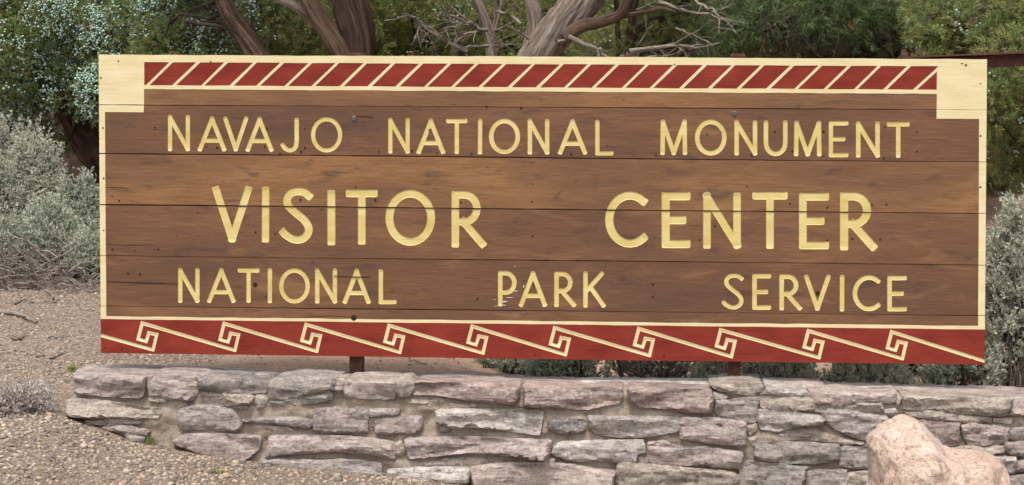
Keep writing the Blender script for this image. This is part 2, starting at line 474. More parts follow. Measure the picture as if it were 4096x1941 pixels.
def bowl(r, b):
    return [(0, 0), (r * .35, 0)] + arc(r * .42, b / 2, r * .58, b / 2, -80, 80, 9) + [(r * .35, b), (0, b)]
GLYPH = {
    'N': [[(0, 1), (0, 0)], [(0, 0), (1, 1)], [(1, 1), (1, 0)]],
    'A': [[(0, 1), (.5, 0)], [(.5, 0), (1, 1)], [(.15, .71), (.85, .71)]],
    'V': [[(0, 0), (.5, 1)], [(.5, 1), (1, 0)]],
    'J': [[(1, 0), (1, .72)] + arc(.52, .76, .48, .24, 10, 110, 7)[1:] + [(.16, .93), (0, .84)]],
    'I': [[(.5, 0), (.5, 1)]],
    'T': [[(0, 0), (1, 0)], [(.5, 0), (.5, 1)]],
    'L': [[(0, 0), (0, 1)], [(0, 1), (1, 1)]],
    'U': [[(0, 0), (0, .62)] + arc(.5, .64, .5, .36, 180, 0, 11)[1:-1] + [(1, .62), (1, 0)]],
    'M': [[(0, 1), (.02, 0)], [(.02, 0), (.5, 1)], [(.5, 1), (.98, 0)], [(.98, 0), (1, 1)]],
    'E': [[(0, 0), (0, 1)], [(0, 0), (1, 0)], [(0, .5), (.8, .5)], [(0, 1), (1, 1)]],
    'R': [[(0, 0), (0, 1)], bowl(.8, .55), [(.30, .55), (1, 1)]],
    'P': [[(0, 0), (0, 1)], bowl(1.0, .62)],
    'K': [[(0, 0), (0, 1)], [(.90, 0), (.08, .52)], [(.28, .42), (1, 1)]],
    'S': [catmull([(1.0, .09), (.83, .02), (.55, 0), (.28, .04), (.14, .16), (.2, .30), (.5, .45), (.80, .58), (.97, .71), (.99, .82), (.87, .93), (.64, .995), (.36, .98), (.10, .90), (0, .85)], 3)],
    'C': [arc(.63, .5, .63, .5, -50, -310, 21)],
}
rows = [
    (600, 420, .39752, 46, [('N', 178, 100, 402, 466), ('A', 478, 115, 768, 468), ('V', 736, 118, 988, 468), ('A', 960, 122, 1243, 472), ('J', 1312, 128, 1498, 478), ('O', 1618, 120, 1934, 478)]),
    (1500, 420, .39752, 46, [('N', 132, 132, 350, 490), ('A', 416, 140, 706, 494), ('T', 715, 138, 930, 494), ('I', 1030, 138, 1082, 497), ('O', 1145, 136, 1460, 494), ('N', 1535, 140, 1755, 500), ('A', 1840, 145, 2135, 500), ('L', 2215, 150, 2400, 508)]),
    (2600, 420, .42857, 43, [('M', 95, 137, 348, 468), ('O', 418, 134, 716, 472), ('N', 787, 143, 1002, 472), ('U', 1060, 145, 1285, 478), ('M', 1342, 150, 1602, 480), ('E', 1668, 150, 1853, 488), ('N', 1922, 155, 2146, 492), ('T', 2210, 158, 2424, 494)]),
    (800, 720, .47516, 66, [('V', 104, 52, 436, 527), ('I', 518, 56, 584, 528), ('S', 670, 62, 950, 538), ('I', 1068, 84, 1140, 552), ('T', 1226, 80, 1497, 547), ('O', 1560, 80, 1980, 554), ('R', 2116, 90, 2410, 570)]),
    (2400, 720, .47516, 67, [('C', 42, 95, 390, 570), ('E', 518, 102, 762, 574), ('N', 868, 106, 1186, 580), ('T', 1282, 100, 1580, 582), ('E', 1675, 108, 1928, 584), ('R', 2020, 102, 2332, 594)]),
    (640, 1040, .39752, 46, [('N', 180, 82, 398, 433), ('A', 472, 82, 760, 434), ('T', 780, 82, 1000, 432), ('I', 1083, 82, 1128, 437), ('O', 1195, 82, 1508, 438), ('N', 1558, 86, 1782, 440), ('A', 1836, 90, 2120, 443), ('L', 2198, 95, 2380, 446)]),
    (1900, 1040, .39752, 46, [('P', 230, 108, 420, 468), ('A', 440, 113, 726, 474), ('R', 796, 116, 1018, 474), ('K', 1088, 116, 1316, 480)]),
    (2800, 1060, .39752, 46, [('S', 218, 84, 440, 450), ('E', 525, 88, 716, 452), ('R', 798, 92, 1028, 458), ('V', 1048, 98, 1315, 460), ('I', 1402, 100, 1458, 470), ('C', 1535, 102, 1808, 466), ('E', 1885, 108, 2082, 468)]),
]
PXM = 3.2 / (2235 * K)        # metres per photo pixel on the sign
strokes = []
letter_id = 0
rl = random.Random(3)
for ox, oy, sc, wpx, letters in rows:
    big = wpx > 60
    for ch, u0, v0, u1, v1 in letters:
        w_ = wpx * rl.uniform(.96, 1.05)
        def mp(ux, uy):
            return S2(ox + sc * (u0 + w_ / 2 + ux * max(u1 - u0 - w_, 0.0) if ch != 'I' else ox * 0 + (u0 + u1) / 2), oy + sc * (v0 + w_ / 2 + uy * (v1 - v0 - w_))) if ch != 'I' else S2(ox + sc * ((u0 + u1) / 2 + rl.uniform(-2, 2)), oy + sc * (v0 + w_ / 2 + uy * (v1 - v0 - w_)))
        wm = w_ * sc * PXM
        dep = .0026 if big else .0022
        if ch == 'O':
            strokes.append(Stroke([mp(*a) for a in arc(.5, .5, .5, .5, 0, 360, 37)[:-1]], wm, 'letter', letter_id, depth=dep, closed=True))
        else:
            for g_ in GLYPH[ch]:
                strokes.append(Stroke([mp(*a) for a in g_], wm, 'letter', letter_id, q=.4 if big else .65, depth=dep))
        letter_id += 1
# fret pattern along the bottom
tops = [(358, 813), (564, 814), (770, 816.5), (979, 819), (1188, 821), (1395.5, 825), (1607, 827), (1813, 830), (2033.5, 832.5), (2243, 835)]
FW = 8.8 * K * PXM
off = [(27, 67), (36, 28.5), (16.5, 24.5), (9.5, 46), (-10.5, 40), (0, 0)]
strokes.append(Stroke([D2(252, 843), D2(tops[0][0] + 27, tops[0][1] + 67)], FW, 'fret', 0, .6, .0025))
for i, (tx, ty) in enumerate(tops):
    pts = [D2(tx + a, ty + b) for a, b in off]
    if i + 1 < len(tops): pts.append(D2(tops[i + 1][0] + 27, tops[i + 1][1] + 67))
    else: pts.append(D2(2482, 910))
    strokes.append(Stroke(pts, FW, 'fret', i + 1, .6, .0025))

# --- painted regions: (kind, idx, polygon) in board coordinates
regions = []
def reg(kind, idx, pts): regions.append((kind, idx, [D2(*p) for p in pts]))
def wavy(a, b, n, amp, seed):
    r_ = random.Random(seed); o = []
    for i in range(n + 1):
        t = i / n; o.append((lerp(a[0], b[0], t) + r_.uniform(-amp, amp), lerp(a[1], b[1], t) + r_.uniform(-amp, amp)))
    return o
reg('cream', 0, [(240, 130), (362, 130), (362.5, 262), (361, 283), (264, 282), (265.5, 520), (267.5, 803), (240, 802)])
reg('cream', 1, [(2500, 140), (2358, 140), (2357, 200), (2356, 299), (2463, 299.5), (2462, 560), (2460.5, 829), (2500, 830)])
reg('cream', 0, [(355, 130), (2365, 140)] + wavy((2365, 236.5), (355, 224.5), 60, .6, 3))
reg('cream', 0, wavy((240, 795.5), (2500, 820.5), 60, .8, 4) + wavy((2500, 830), (240, 803), 60, .6, 5))
dx = [371, 438, 510, 582, 650, 720, 789, 859, 930, 1000, 1071, 1139, 1209, 1282, 1353, 1423, 1493, 1568, 1639, 1713, 1785, 1858, 1933, 2003, 2077, 2152, 2227, 2302]
def bt(x): return lerp(214.5, 226, (x - 362) / 1996)
def tp(x): return lerp(156.5, 167, (x - 362) / 1996)
bars = [(x, x + 60) for x in dx]
hw = 4.8
pn = 0
reg('red_panel', pn, [(363, tp(363)), (bars[0][1] - hw, tp(bars[0][1])), (bars[0][0] - hw + 1, bt(bars[0][0])), (363, bt(363))]); pn += 1
for a, b in zip(bars[:-1], bars[1:]):
    r_ = random.Random(pn)
    j = lambda: r_.uniform(-1, 1)
    reg('red_panel', pn, [(a[1] + hw + j(), tp(a[1]) + j() * .5), (min(b[1], 2361) - hw + j() + (2 if b[1] > 2361 else 0), tp(b[1]) + j() * .5)] + ([(2357, tp(2357) + 4)] if b[1] > 2361 else []) + [(b[0] - hw + j(), bt(b[0]) + j() * .5), (a[0] + hw + j(), bt(a[0]) + j() * .5)]); pn += 1
reg('red_panel', pn, [(bars[-1][0] + hw, bt(2302)), (2357, 180), (2356.5, bt(2356))])
reg('red_band', 0, wavy((240, 802.5), (2500, 829.5), 60, .5, 6) + [(2500, 930), (240, 900)])
PRIO = {'letter': 5, 'fret': 5, 'red_panel': 4, 'red_band': 3, 'cream': 2, 'plank': 0}
BASE = {'letter': .0008, 'plank': .0008, 'cream': 0.0, 'red_panel': .0010, 'red_band': 0.0, 'fret': 0.0}
MATS = {'letter': MAT_YELLOW, 'fret': MAT_CREAM, 'cream': MAT_CREAM, 'red_panel': MAT_RED, 'red_band': MAT_RED, 'plank': MAT_WOOD}
NAMES = {'letter': 'letter', 'fret': 'fret_line', 'cream': 'painted_border', 'red_panel': 'red_panel', 'red_band': 'red_band', 'plank': 'plank'}
collected = {}   # letters that cross two boards are one part
def seg_dist(pts, a, b):
    ab = b - a; t = np.clip(((pts - a) @ ab) / max(ab @ ab, 1e-12), 0, 1)
    return np.linalg.norm(pts - (a + t[:, None] * ab), axis=1)
planks = []
for k in range(6):
    r_ = random.Random(40 + k)
    y0l, y0r = joints[k]; y1l, y1r = joints[k + 1]
    y0l += gaps[k][0] / 2; y0r += gaps[k][1] / 2; y1l -= gaps[k + 1][0] / 2; y1r -= gaps[k + 1][1] / 2
    nseg = 70
    topl = [(lerp(XL(y0l), XR(y0r), i / nseg), lerp(y0l, y0r, i / nseg) + r_.uniform(-.35, .35) + .5 * math.sin(i * .13 + k)) for i in range(nseg + 1)]
    botl = [(lerp(XL(y1l), XR(y1r), i / nseg), lerp(y1l, y1r, i / nseg) + r_.uniform(-.35, .35) + .4 * math.sin(i * .11 + k * 2)) for i in range(nseg + 1)]
    if k == 0: topl = [(x, y + r_.uniform(-.3, .5)) for x, y in topl]
    outline = [D2(*p) for p in botl] + [D2(*p) for p in reversed(topl)]
    pts, edges, faces, ftag = [], [], [], []
    def addpoly(poly, tg):
        s = len(pts); pts.extend([Vector(p) for p in poly])
        n = len(poly); ar = sum(poly[i][0] * poly[(i + 1) % n][1] - poly[(i + 1) % n][0] * poly[i][1] for i in range(n))
        idx = list(range(s, s + n))
        if ar < 0: idx.reverse()
        faces.append(idx); ftag.append(tg)
    addpoly(outline, ('plank', k))
    zmin = min(p[1] for p in outline); zmax = max(p[1] for p in outline)
    for kind, idx, poly in regions:
        if max(p[1] for p in poly) > zmin and min(p[1] for p in poly) < zmax:
            addpoly(poly, (kind, idx if kind == 'red_panel' else (k, idx) if kind == 'cream' and 0 < k < 5 else k))
    act = []
    for s in strokes:
        if s.p[:, 1].max() + s.w > zmin and s.p[:, 1].min() - s.w < zmax:
            act.append(s)
            a, b = s.offsets(1.0), s.offsets(-1.0)
            n = len(s.p)
            for i in range(n if s.closed else n - 1):
                j = (i + 1) % n
                addpoly([tuple(a[i]), tuple(b[i]), tuple(b[j]), tuple(a[j])], (s.kind, s.idx))
            if not s.closed:
                for e, (p0, p1) in enumerate(((s.p[0], s.p[1]), (s.p[-1], s.p[-2]))):
                    t = (p0 - p1) / np.linalg.norm(p0 - p1); nn = np.array([-t[1], t[0]])
                    h = s.w / 2
                    cap = []
                    for f_ in np.linspace(-90, 90, 9):
                        c_, s_ = math.cos(R(f_)), math.sin(R(f_))
                        cap.append(tuple(p0 + t * h * abs(c_) ** s.q * (1 if f_ not in (-90, 90) else 0) + nn * h * math.copysign(abs(s_) ** s.q, s_)))
                    addpoly(cap, (s.kind, s.idx))
            for kk in (.93, .84):
                for sg in (1, -1):
                    o_ = s.offsets(kk * sg); st = len(pts)
                    pts.extend([Vector(p) for p in o_])
                    for i in range(n - 1 + (1 if s.closed else 0)):
                        edges.append((st + i, st + (i + 1) % n))
    vo, eo, fo, _, _, of = delaunay_2d_cdt(pts, edges, faces, 0, 1e-6)
    V2 = np.array([tuple(v) for v in vo])
    dep = np.zeros(len(V2))
    for s in act:
        n = len(s.p)
        m = (V2[:, 0] > s.p[:, 0].min() - s.w) & (V2[:, 0] < s.p[:, 0].max() + s.w) & (V2[:, 1] > s.p[:, 1].min() - s.w) & (V2[:, 1] < s.p[:, 1].max() + s.w)
        if not m.any(): continue
        sub = V2[m]; d = np.full(len(sub), 9.0)
        for i in range(n if s.closed else n - 1):
            d = np.minimum(d, seg_dist(sub, s.p[i], s.p[(i + 1) % n]))
        dd = s.depth * np.sin(math.pi / 2 * np.clip((1 - d / (s.w / 2)) * 6.0, 0, 1))
        dep[m] = np.maximum(dep[m], dd)
    ftri = {}
    facekind = []
    for f_, o_ in zip(fo, of):
        tags = [ftag[i] for i in o_]
        if ('plank', k) not in tags:
            facekind.append(None); continue
        best = max(tags, key=lambda t: PRIO[t[0]])
        facekind.append(best)
        ftri.setdefault(best, []).append(f_)
    # edges between regions of different base height get a small wall
    em = {}
    for fi, f_ in enumerate(fo):
        for a in range(len(f_)):
            em.setdefault((f_[a], f_[(a + 1) % len(f_)]), fi)
    yoff = r_.uniform(-.0012, .0012)
    plank_obj = None
    for tg in sorted(ftri, key=lambda t: (PRIO[t[0]], str(t))):
        kind = tg[0]
        tris = ftri[tg]
        used = sorted({i for f_ in tris for i in f_}); mp_ = {v_: i for i, v_ in enumerate(used)}
        vv = [(V2[i][0], yoff + BASE[kind] + dep[i], V2[i][1]) for i in used]
        ff = [tuple(mp_[i] for i in f_) for f_ in tris]
        for f_ in tris:
            for a in range(len(f_)):
                e0, e1 = f_[a], f_[(a + 1) % len(f_)]
                of_ = em.get((e1, e0))
                ok = facekind[of_] if of_ is not None else None
                if ok is not None and BASE[ok[0]] < BASE[kind] - 1e-6 and kind not in ('letter', 'fret'):
                    s = len(vv)
                    vv += [(V2[e0][0], yoff + BASE[kind] + dep[e0], V2[e0][1]), (V2[e1][0], yoff + BASE[kind] + dep[e1], V2[e1][1]), (V2[e1][0], yoff + BASE[ok[0]], V2[e1][1]), (V2[e0][0], yoff + BASE[ok[0]], V2[e0][1])]
                    ff.append((s, s + 3, s + 2, s + 1))
        if kind == 'plank':
            # sides and back of the board
            n = len(outline); s = len(vv)
            for yb in (yoff + .0005, .044 + yoff):
                vv += [(p[0], yb, p[1]) for p in outline]
            for i in range(n):
                j = (i + 1) % n
                ff.append((s + i, s + n + i, s + n + j, s + j))
            ff.append(tuple(s + n + i for i in reversed(range(n))))
            plank_obj = build('plank', vv, ff, MAT_WOOD, sign)
            plank_obj['wood_tone'] = tones[k]
        elif kind in ('letter', 'fret'):
            c_ = collected.setdefault(tg, ([], []))
            s = len(c_[0]); c_[0].extend(vv); c_[1].extend([tuple(i + s for i in f_) for f_ in ff])
        else:
            build(NAMES[kind], vv, ff, MATS[kind], plank_obj)
    planks.append(plank_obj)
for tg in sorted(collected):
    vv, ff = collected[tg]
    build(NAMES[tg[0]], vv, ff, MATS[tg[0]], sign, smooth=True).data.set_sharp_from_angle(angle=R(8))
# dark tongues added inside the joints to block bright background through the gaps
for k in range(1, 6):
    yl, yr = joints[k]
    a = D(252, yl, .02); b = D(2479, yr, .02)
    vv = []
    for p in (a, b):
        vv += [(p[0], .013, p[2] - .008), (p[0], .013, p[2] + .008), (p[0], .036, p[2] + .008), (p[0], .036, p[2] - .008)]
    ff = [(i, i + 4, (i + 1) % 4 + 4, (i + 1) % 4) for i in range(4)] + [(3, 2, 1, 0), (4, 5, 6, 7)]
    build('joint_tongue', vv, ff, MAT_WOOD, sign)['wood_tone'] = 0.0
# --- posts, bolts, brace
def box_mesh(x0, x1, y0, y1, z0, z1, bev=0.0):
    v = [(x, y, z) for z in (z0, z1) for x, y in ((x0, y0), (x1, y0), (x1, y1), (x0, y1))]
    f = [(0, 3, 2, 1), (4, 5, 6, 7), (0, 1, 5, 4), (1, 2, 6, 5), (2, 3, 7, 6), (3, 0, 4, 7)]
    return v, f
def cyl(c, axis_, r, h, n=12, dome=0.0):
    axis_ = Vector(axis_).normalized(); u = axis_.orthogonal().normalized(); v_ = axis_.cross(u)
    vs, fs = [], []
    for hh, rr in ((0, r), (h * .75, r), (h, r * .8)):
        for i in range(n):
            a = 2 * math.pi * i / n
            vs.append(tuple(Vector(c) + axis_ * hh + (u * math.cos(a) + v_ * math.sin(a)) * rr))
    for l in range(2):
        for i in range(n):
            j = (i + 1) % n
            fs.append((l * n + i, l * n + j, (l + 1) * n + j, (l + 1) * n + i))
    fs.append(tuple(2 * n + i for i in range(n))); fs.append(tuple(reversed(range(n))))
    return vs, fs
for xa, xb, ytop, ybot in ((880, 912.5, 132.5, 975), (1837, 1868.5, 134.5, 1000)):
    yb = 0.05
    a = D(xa, 500, yb); b = D(xb, 500, yb)
    zt = D(xa, ytop, yb)[2]
    v, f = box_mesh(a[0], b[0], yb, yb + .062, 0.28, zt)
    post = build('post', v, f, MAT_RUST, sign)
    v, f = box_mesh(a[0] - .004, b[0] + .004, yb - .004 + .001, yb + .066, zt - .012, zt - .003)
    build('post_cap', v, f, MAT_RUST, post)
for x, y in ((445, 134.5), (1424, 141.2), (1580 * 1.0, 138.5)):
    if x == 1424: x = 644 + 780 * .5
    p = D(x, y, 0.02)
    v, f = cyl((p[0], 0.02, D(x, y + 5, 0.02)[2]), (0, 0, 1), .013, .011, 8)
    build('bolt', v, f, MAT_RUST, sign)
for x, y in ((890.5, 298), (1848, 286)):
    p = D(x, y, 0)
    v, f = cyl((p[0], .0035, p[2]), (0, -1, 0), .0135, .002, 16)
    build('washer', v, f, MAT_HOLE, sign)
    v, f = cyl((p[0], .003, p[2]), (0, -1, 0), .0095, .0055, 14)
    build('bolt', v, f, MAT_STEEL, sign)
for x, y, r_ in ((641.5, 716, .008), (2057, 738, .008), (890, 800, .011)):
    p = D(x, y, 0)
    v, f = cyl((p[0], .003, p[2]), (0, -1, 0), r_, .0052, 12)
    build('bolt_hole', v, f, MAT_HOLE, sign)
# small nails and nail holes in the boards
nv, nf = [], []
nail_px = [(1075, 236, 0), (1560, 236, 0), (1560, 430, 0), (1520, 470, 0), (565, 415, 0), (676, 428, 0), (1155, 418, 0), (2305, 470, 0)]
dots = [(600 + u * .39752, 420 + v_ * .39752) for u, v_ in [(1175, 236), (1560, 236), (1560, 430), (1520, 470), (565, 415), (676, 428), (1155, 418), (2305, 470), (52, 228), (1305, 494)]]
dots += [(1500 + u * .39752, 420 + v_ * .39752) for u, v_ in [(372, 463), (620, 483), (972, 492), (2340, 410), (1975, 494), (545, 250), (1120, 18), (1470, 30)]]
dots += [(2600 + u * .42857, 420 + v_ * .42857) for u, v_ in [(57, 468), (1620, 247), (2180, 494), (660, 255), (950, 470), (2490, 250), (2490, 435), (1330, 430), (1165, 248), (2190, 205)]]
dots += [(800 + u * .47516, 720 + v_ * .47516) for u, v_ in [(1020, 247), (468, 440), (636, 452), (845, 168), (1475, 168), (1310, 60), (2195, 190)]]
dots += [(2400 + u * .47516, 720 + v_ * .47516) for u, v_ in [(1600, 200), (1915, 232), (2290, 207), (2412, 207), (1912, 508), (2125, 495), (2358, 500), (840, 505), (968, 390), (1240, 55)]]
dots += [(1900 + u * .39752, 1040 + v_ * .39752) for u, v_ in [(590, 248), (1790, 245), (1790, 370), (25, 390)]]
dots += [(x * K, y * K) for x, y in [(1340, 463), (1338, 508), (1340, 594), (282, 494), (300, 505), (283, 628), (340, 630), (398, 628), (322, 688), (352, 690), (265, 832), (265, 876), (307, 876), (726, 884), (1343, 844), (1345, 893), (1670, 896), (1850, 831), (2451, 860), (2446, 905), (1965, 900), (254, 196), (298, 154), (259, 322), (261, 449), (261, 580), (2420, 160), (2430, 164), (2466, 210), (2467, 342), (2466, 471), (530, 155), (1697, 163)]]
for x, y in dots:
    p = P(x, y, 0)
    v, f = cyl((p[0], .0030, p[2]), (0, -1, 0), rl.uniform(.0024, .0044), .0050, 7)
    s = len(nv); nv += v; nf += [tuple(i + s for i in q_) for q_ in f]
nails = build('nails', nv, nf, MAT_HOLE, sign)
nails['kind'] = 'stuff'
# cracks running along the grain
for pts in ([(264, 471), (300, 472), (323, 474.5)], [(264, 615), (330, 617), (390, 616)], [(268, 708), (360, 712), (448, 714)], [(892, 292), (915, 293), (940, 296)], [(760, 798), (840, 795), (886, 797)], [(840, 694), (900, 697), (930, 697)]):
    v, f = [], []
    n = len(pts)
    for i, (x, y) in enumerate(pts):
        hh = .0011 if 0 < i < n - 1 else .0004
        p = D(x, y, 0)
        v += [(p[0], -.0006, p[2] - hh), (p[0], -.0006, p[2] + hh), (p[0], .004, p[2] + hh), (p[0], .004, p[2] - hh)]
    for i in range(n - 1):
        a, b = i * 4, i * 4 + 4
        for q_ in range(4):
            f.append((a + q_, b + q_, b + (q_ + 1) % 4, a + (q_ + 1) % 4))
    build('grain_crack', v, f, MAT_HOLE, sign)
# bare white chips where the paint has flaked off beside the P of PARK and on the last E
cv, cf = [], []
for u, v_, L_, h_ in [(415, 315, 34, 14), (350, 378, 90, 9), (300, 418, 60, 16), (250, 432, 40, 8), (295, 455, 46, 8), (200, 400, 18, 10), (490, 265, 12, 44), (680, 465, 10, 22), (215, 465, 60, 4), (1225, 228, 10, 10), (400, 68, 8, 12)]:
    n_ = 9; s_ = len(cv)
    for i in range(n_):
        a = 2 * math.pi * i / n_
        p = P(1900 + (u + math.cos(a) * L_ / 2 * rl.uniform(.6, 1.1)) * .39752, 1040 + (v_ + math.sin(a) * h_ / 2 * rl.uniform(.5, 1.1)) * .39752, 0)
        cv.append((p[0], -.0016, p[2]))
    cf.append(tuple(reversed(range(s_, s_ + n_))))
for u, v_, L_, h_ in [(1985, 152, 80, 14)]:
    n_ = 9; s_ = len(cv)
    for i in range(n_):
        a = 2 * math.pi * i / n_
        p = P(2800 + (u + math.cos(a) * L_ / 2 * rl.uniform(.6, 1.1)) * .39752, 1060 + (v_ + math.sin(a) * h_ / 2 * rl.uniform(.5, 1.1)) * .39752, 0)
        cv.append((p[0], -.0016, p[2]))
    cf.append(tuple(reversed(range(s_, s_ + n_))))
MAT_CHIP, _nt, _b = newmat('bare_primer', .8, .2)
_b.inputs['Base Color'].default_value = (.50, .46, .42, 1)
build('paint_chips', cv, cf, MAT_CHIP, sign)['kind'] = 'stuff'
# brace: angle iron lying on the top edge and running out to the right
bA = D(2263, 147, .035); bB = D(2600, 134, .16)
dirv = np.array(bB - bA); L_ = np.linalg.norm(dirv); dirv /= L_
far = bA + dirv * (L_ + 1.2)
sidev = np.cross(dirv, (0, 0, 1)); sidev /= np.linalg.norm(sidev)
def prism(a, b, prof):
    v = [tuple(a + sidev * s_ + np.array((0, 0, 1)) * h_) for s_, h_ in prof] + [tuple(b + sidev * s_ + np.array((0, 0, 1)) * h_) for s_, h_ in prof]
    n = len(prof)
    f = [(i, (i + 1) % n, n + (i + 1) % n, n + i) for i in range(n)] + [tuple(reversed(range(n))), tuple(range(n, 2 * n))]
    return v, f
v, f = prism(bA, far, [(.030, 0), (.030, .006), (-.022, .006), (-.022, -.045), (-.016, -.045), (-.016, 0)])
brace = build('brace_bar', v, f, MAT_RUST, sign)
p = bA + dirv * .018
v, f = cyl(tuple(p + np.array((0, 0, .006))), (0, 0, 1), .013, .012, 8)
build('nut', v, f, MAT_RUST, brace)
v, f = cyl(tuple(p + np.array((0, 0, .017))), (0, 0, 1), .007, .014, 8)
build('bolt', v, f, MAT_RUST, brace)
# brace post out to the right that carries the bar
v, f = box_mesh(far[0] - .03, far[0] + .03, far[1] - .03, far[1] + .03, 0.0, far[2] - .045)
build('brace_post', v, f, MAT_RUST, sign)
# ------------------------------------------------------------------ stone wall
WY = -0.20           # plane of the wall's face
wall = empty('stone_wall', (0.3, 0.0, ZL - 0.1), 'low mortared wall of rough pink and grey sandstone blocks under the sign', 'wall')
def chaikin(p, it=1, f=.2):
    for _ in range(it):
        q_ = []
        for i in range(len(p)):
            a = p[i]; b = p[(i + 1) % len(p)]
            q_.append(a * (1 - f) + b * f); q_.append(a * f + b * (1 - f))
        p = np.array(q_)
    return p
def resample(p, step):
    o = []
    for i in range(len(p)):
        a = p[i]; b = p[(i + 1) % len(p)]
        n = max(1, int(np.linalg.norm(b - a) / step))
        for j in range(n): o.append(a + (b - a) * j / n)
    return np.array(o)
def inside(pts, poly):
    x, y = pts[:, 0], pts[:, 1]; c = np.zeros(len(pts), bool); n = len(poly)
    for i in range(n):
        x0, y0 = poly[i]; x1, y1 = poly[(i + 1) % n]
        if y0 == y1: continue
        m = ((y0 > y) != (y1 > y)) & (x < (x1 - x0) * (y - y0) / (y1 - y0) + x0)
        c ^= m
    return c
def slab(name, poly, yfront, depth, mat, parent, seed, step=.013, rnd=.014, amp=.010, freq=9.0, bulge=.006, jit=.0016, tilt=.3, back_shrink=.0, rings=3):
    rg = np.random.default_rng(seed)
    p = np.array(poly, float)
    if sum(p[i - 1][0] * p[i][1] - p[i][0] * p[i - 1][1] for i in range(len(p))) < 0: p = p[::-1]
    b = resample(chaikin(p, 1, .13) if mat is MAT_STONE else chaikin(p, 2, .22), step)
    for i in range(len(b)):
        b[i] += jit * 2.6 * np.array([noise.noise(Vector((b[i][0] * 45, b[i][1] * 45, seed))), noise.noise(Vector((b[i][0] * 45, b[i][1] * 45, seed + 50)))])
    lo, hi = b.min(0), b.max(0)
    gx_, gz_ = np.meshgrid(np.arange(lo[0], hi[0], step), np.arange(lo[1], hi[1], step * .85))
    ip = np.stack([gx_.ravel(), gz_.ravel()], -1) + rg.uniform(-.3, .3, (gx_.size, 2)) * step
    ip = ip[inside(ip, b)]
    if len(ip):
        d = np.full(len(ip), 9.0)
        for i in range(len(b)): d = np.minimum(d, seg_dist(ip, b[i - 1], b[i]))
        ip = ip[d > step * .45]
    allp = np.concatenate([b, ip]) if len(ip) else b
    nb = len(b)
    vo, eo, fo, ov, _, _ = delaunay_2d_cdt([Vector(a) for a in allp], [], [list(range(nb))], 1, 1e-7)
    V2 = np.array([tuple(a) for a in vo])
    d = np.full(len(V2), 9.0)
    for i in range(nb): d = np.minimum(d, seg_dist(V2, b[i - 1], b[i]))
    H = (hi[1] - lo[1])
    tx, tz = rg.normal(0, .03) * tilt, rg.normal(-.05, .10) * tilt
    c = (lo + hi) / 2
    y = np.zeros(len(V2))
    # broken facets: pyramids of random slope scattered over the face
    kf = max(3, int((hi[0] - lo[0]) * H / (.035 * .028)))
    fc = rg.uniform(lo, hi, (kf, 2)); fg = rg.normal(0, .22, (kf, 2)); fo_ = rg.normal(0, .004, kf)
    fct = np.full(len(V2), -9.0)
    for kk in range(kf if mat is MAT_STONE else 0):
        dl = V2 - fc[kk]
        fct = np.maximum(fct, fo_[kk] + dl @ fg[kk] - .30 * np.abs(dl[:, 0]) - .42 * np.abs(dl[:, 1]))
    fct = fct - fct.mean() if mat is MAT_STONE else np.zeros(len(V2))
    for i, (x, z) in enumerate(V2):
        e = min(d[i] / rnd, 1.0)
        yy = rnd * .8 * (1 - math.sqrt(max(0, 1 - (1 - e) ** 2)))
        s1 = noise.noise(Vector((x * freq, seed * 3.1, z * freq * 2.0)))
        s2 = noise.noise(Vector((x * freq * 2.6, seed * 1.7, z * freq * 4.0)))
        s3 = noise.noise(Vector((x * freq * 7, seed, z * freq * 8)))
        s4 = 1 - abs(noise.noise(Vector((x * freq * 1.3 + 5, seed, z * freq * 2.2)))) * 2
        yy += -e * (amp * (.6 * s1 + .40 * s2 + .34 * s3 + .2 * s4) + amp * 60 * fct[i]) - bulge * min(d[i] / (.4 * H + 1e-6), 1.0)
        yy += (x - c[0]) * tx + (z - c[1]) * tz
        y[i] = yfront + yy
    verts = [(V2[i][0], y[i], V2[i][1]) for i in range(len(V2))]
    faces = [tuple(f_) for f_ in fo]
    # boundary edges in output order
    cnt = {}
    for f_ in faces:
        for a in range(len(f_)):
            cnt[(f_[a], f_[(a + 1) % len(f_)])] = 1
    bed = [e for e in cnt if (e[1], e[0]) not in cnt]
    prev = {}
    ring = {e[0]: e[0] for e in bed}
    for r_ in range(1, rings + 1):
        t = r_ / rings
        new = {}
        for v_ in ring:
            x, z = V2[v_]
            nn = noise.noise(Vector((x * 14, t * depth * 14 + seed, z * 14)))
            xs = c[0] + (x - c[0]) * (1 - back_shrink * t)
            zs = c[1] + (z - c[1]) * (1 - back_shrink * t) + .004 * nn
            new[v_] = len(verts); verts.append((xs, y[v_] + depth * t ** 1.0, zs))
        for a, b_ in bed:
            faces.append((b_ if r_ == 1 else prev[b_], a if r_ == 1 else prev[a], new[a], new[b_]))
        prev = new
    o = build(name, verts, faces, mat, parent, smooth=True)
    if mat is MAT_STONE: o.data.set_sharp_from_angle(angle=R(24))
    return o

COL = {'g': (0.30, 0.272, 0.25), 'p': (0.335, 0.275, 0.25), 'd': (0.20, 0.18, 0.172), 't': (0.36, 0.305, 0.255), 'r': (0.31, 0.235, 0.21), 'k': (0.40, 0.325, 0.29), 'w': (0.43, 0.395, 0.36)}
OFF = {1: 200, 2: 1024, 3: 2048, 4: 3072}
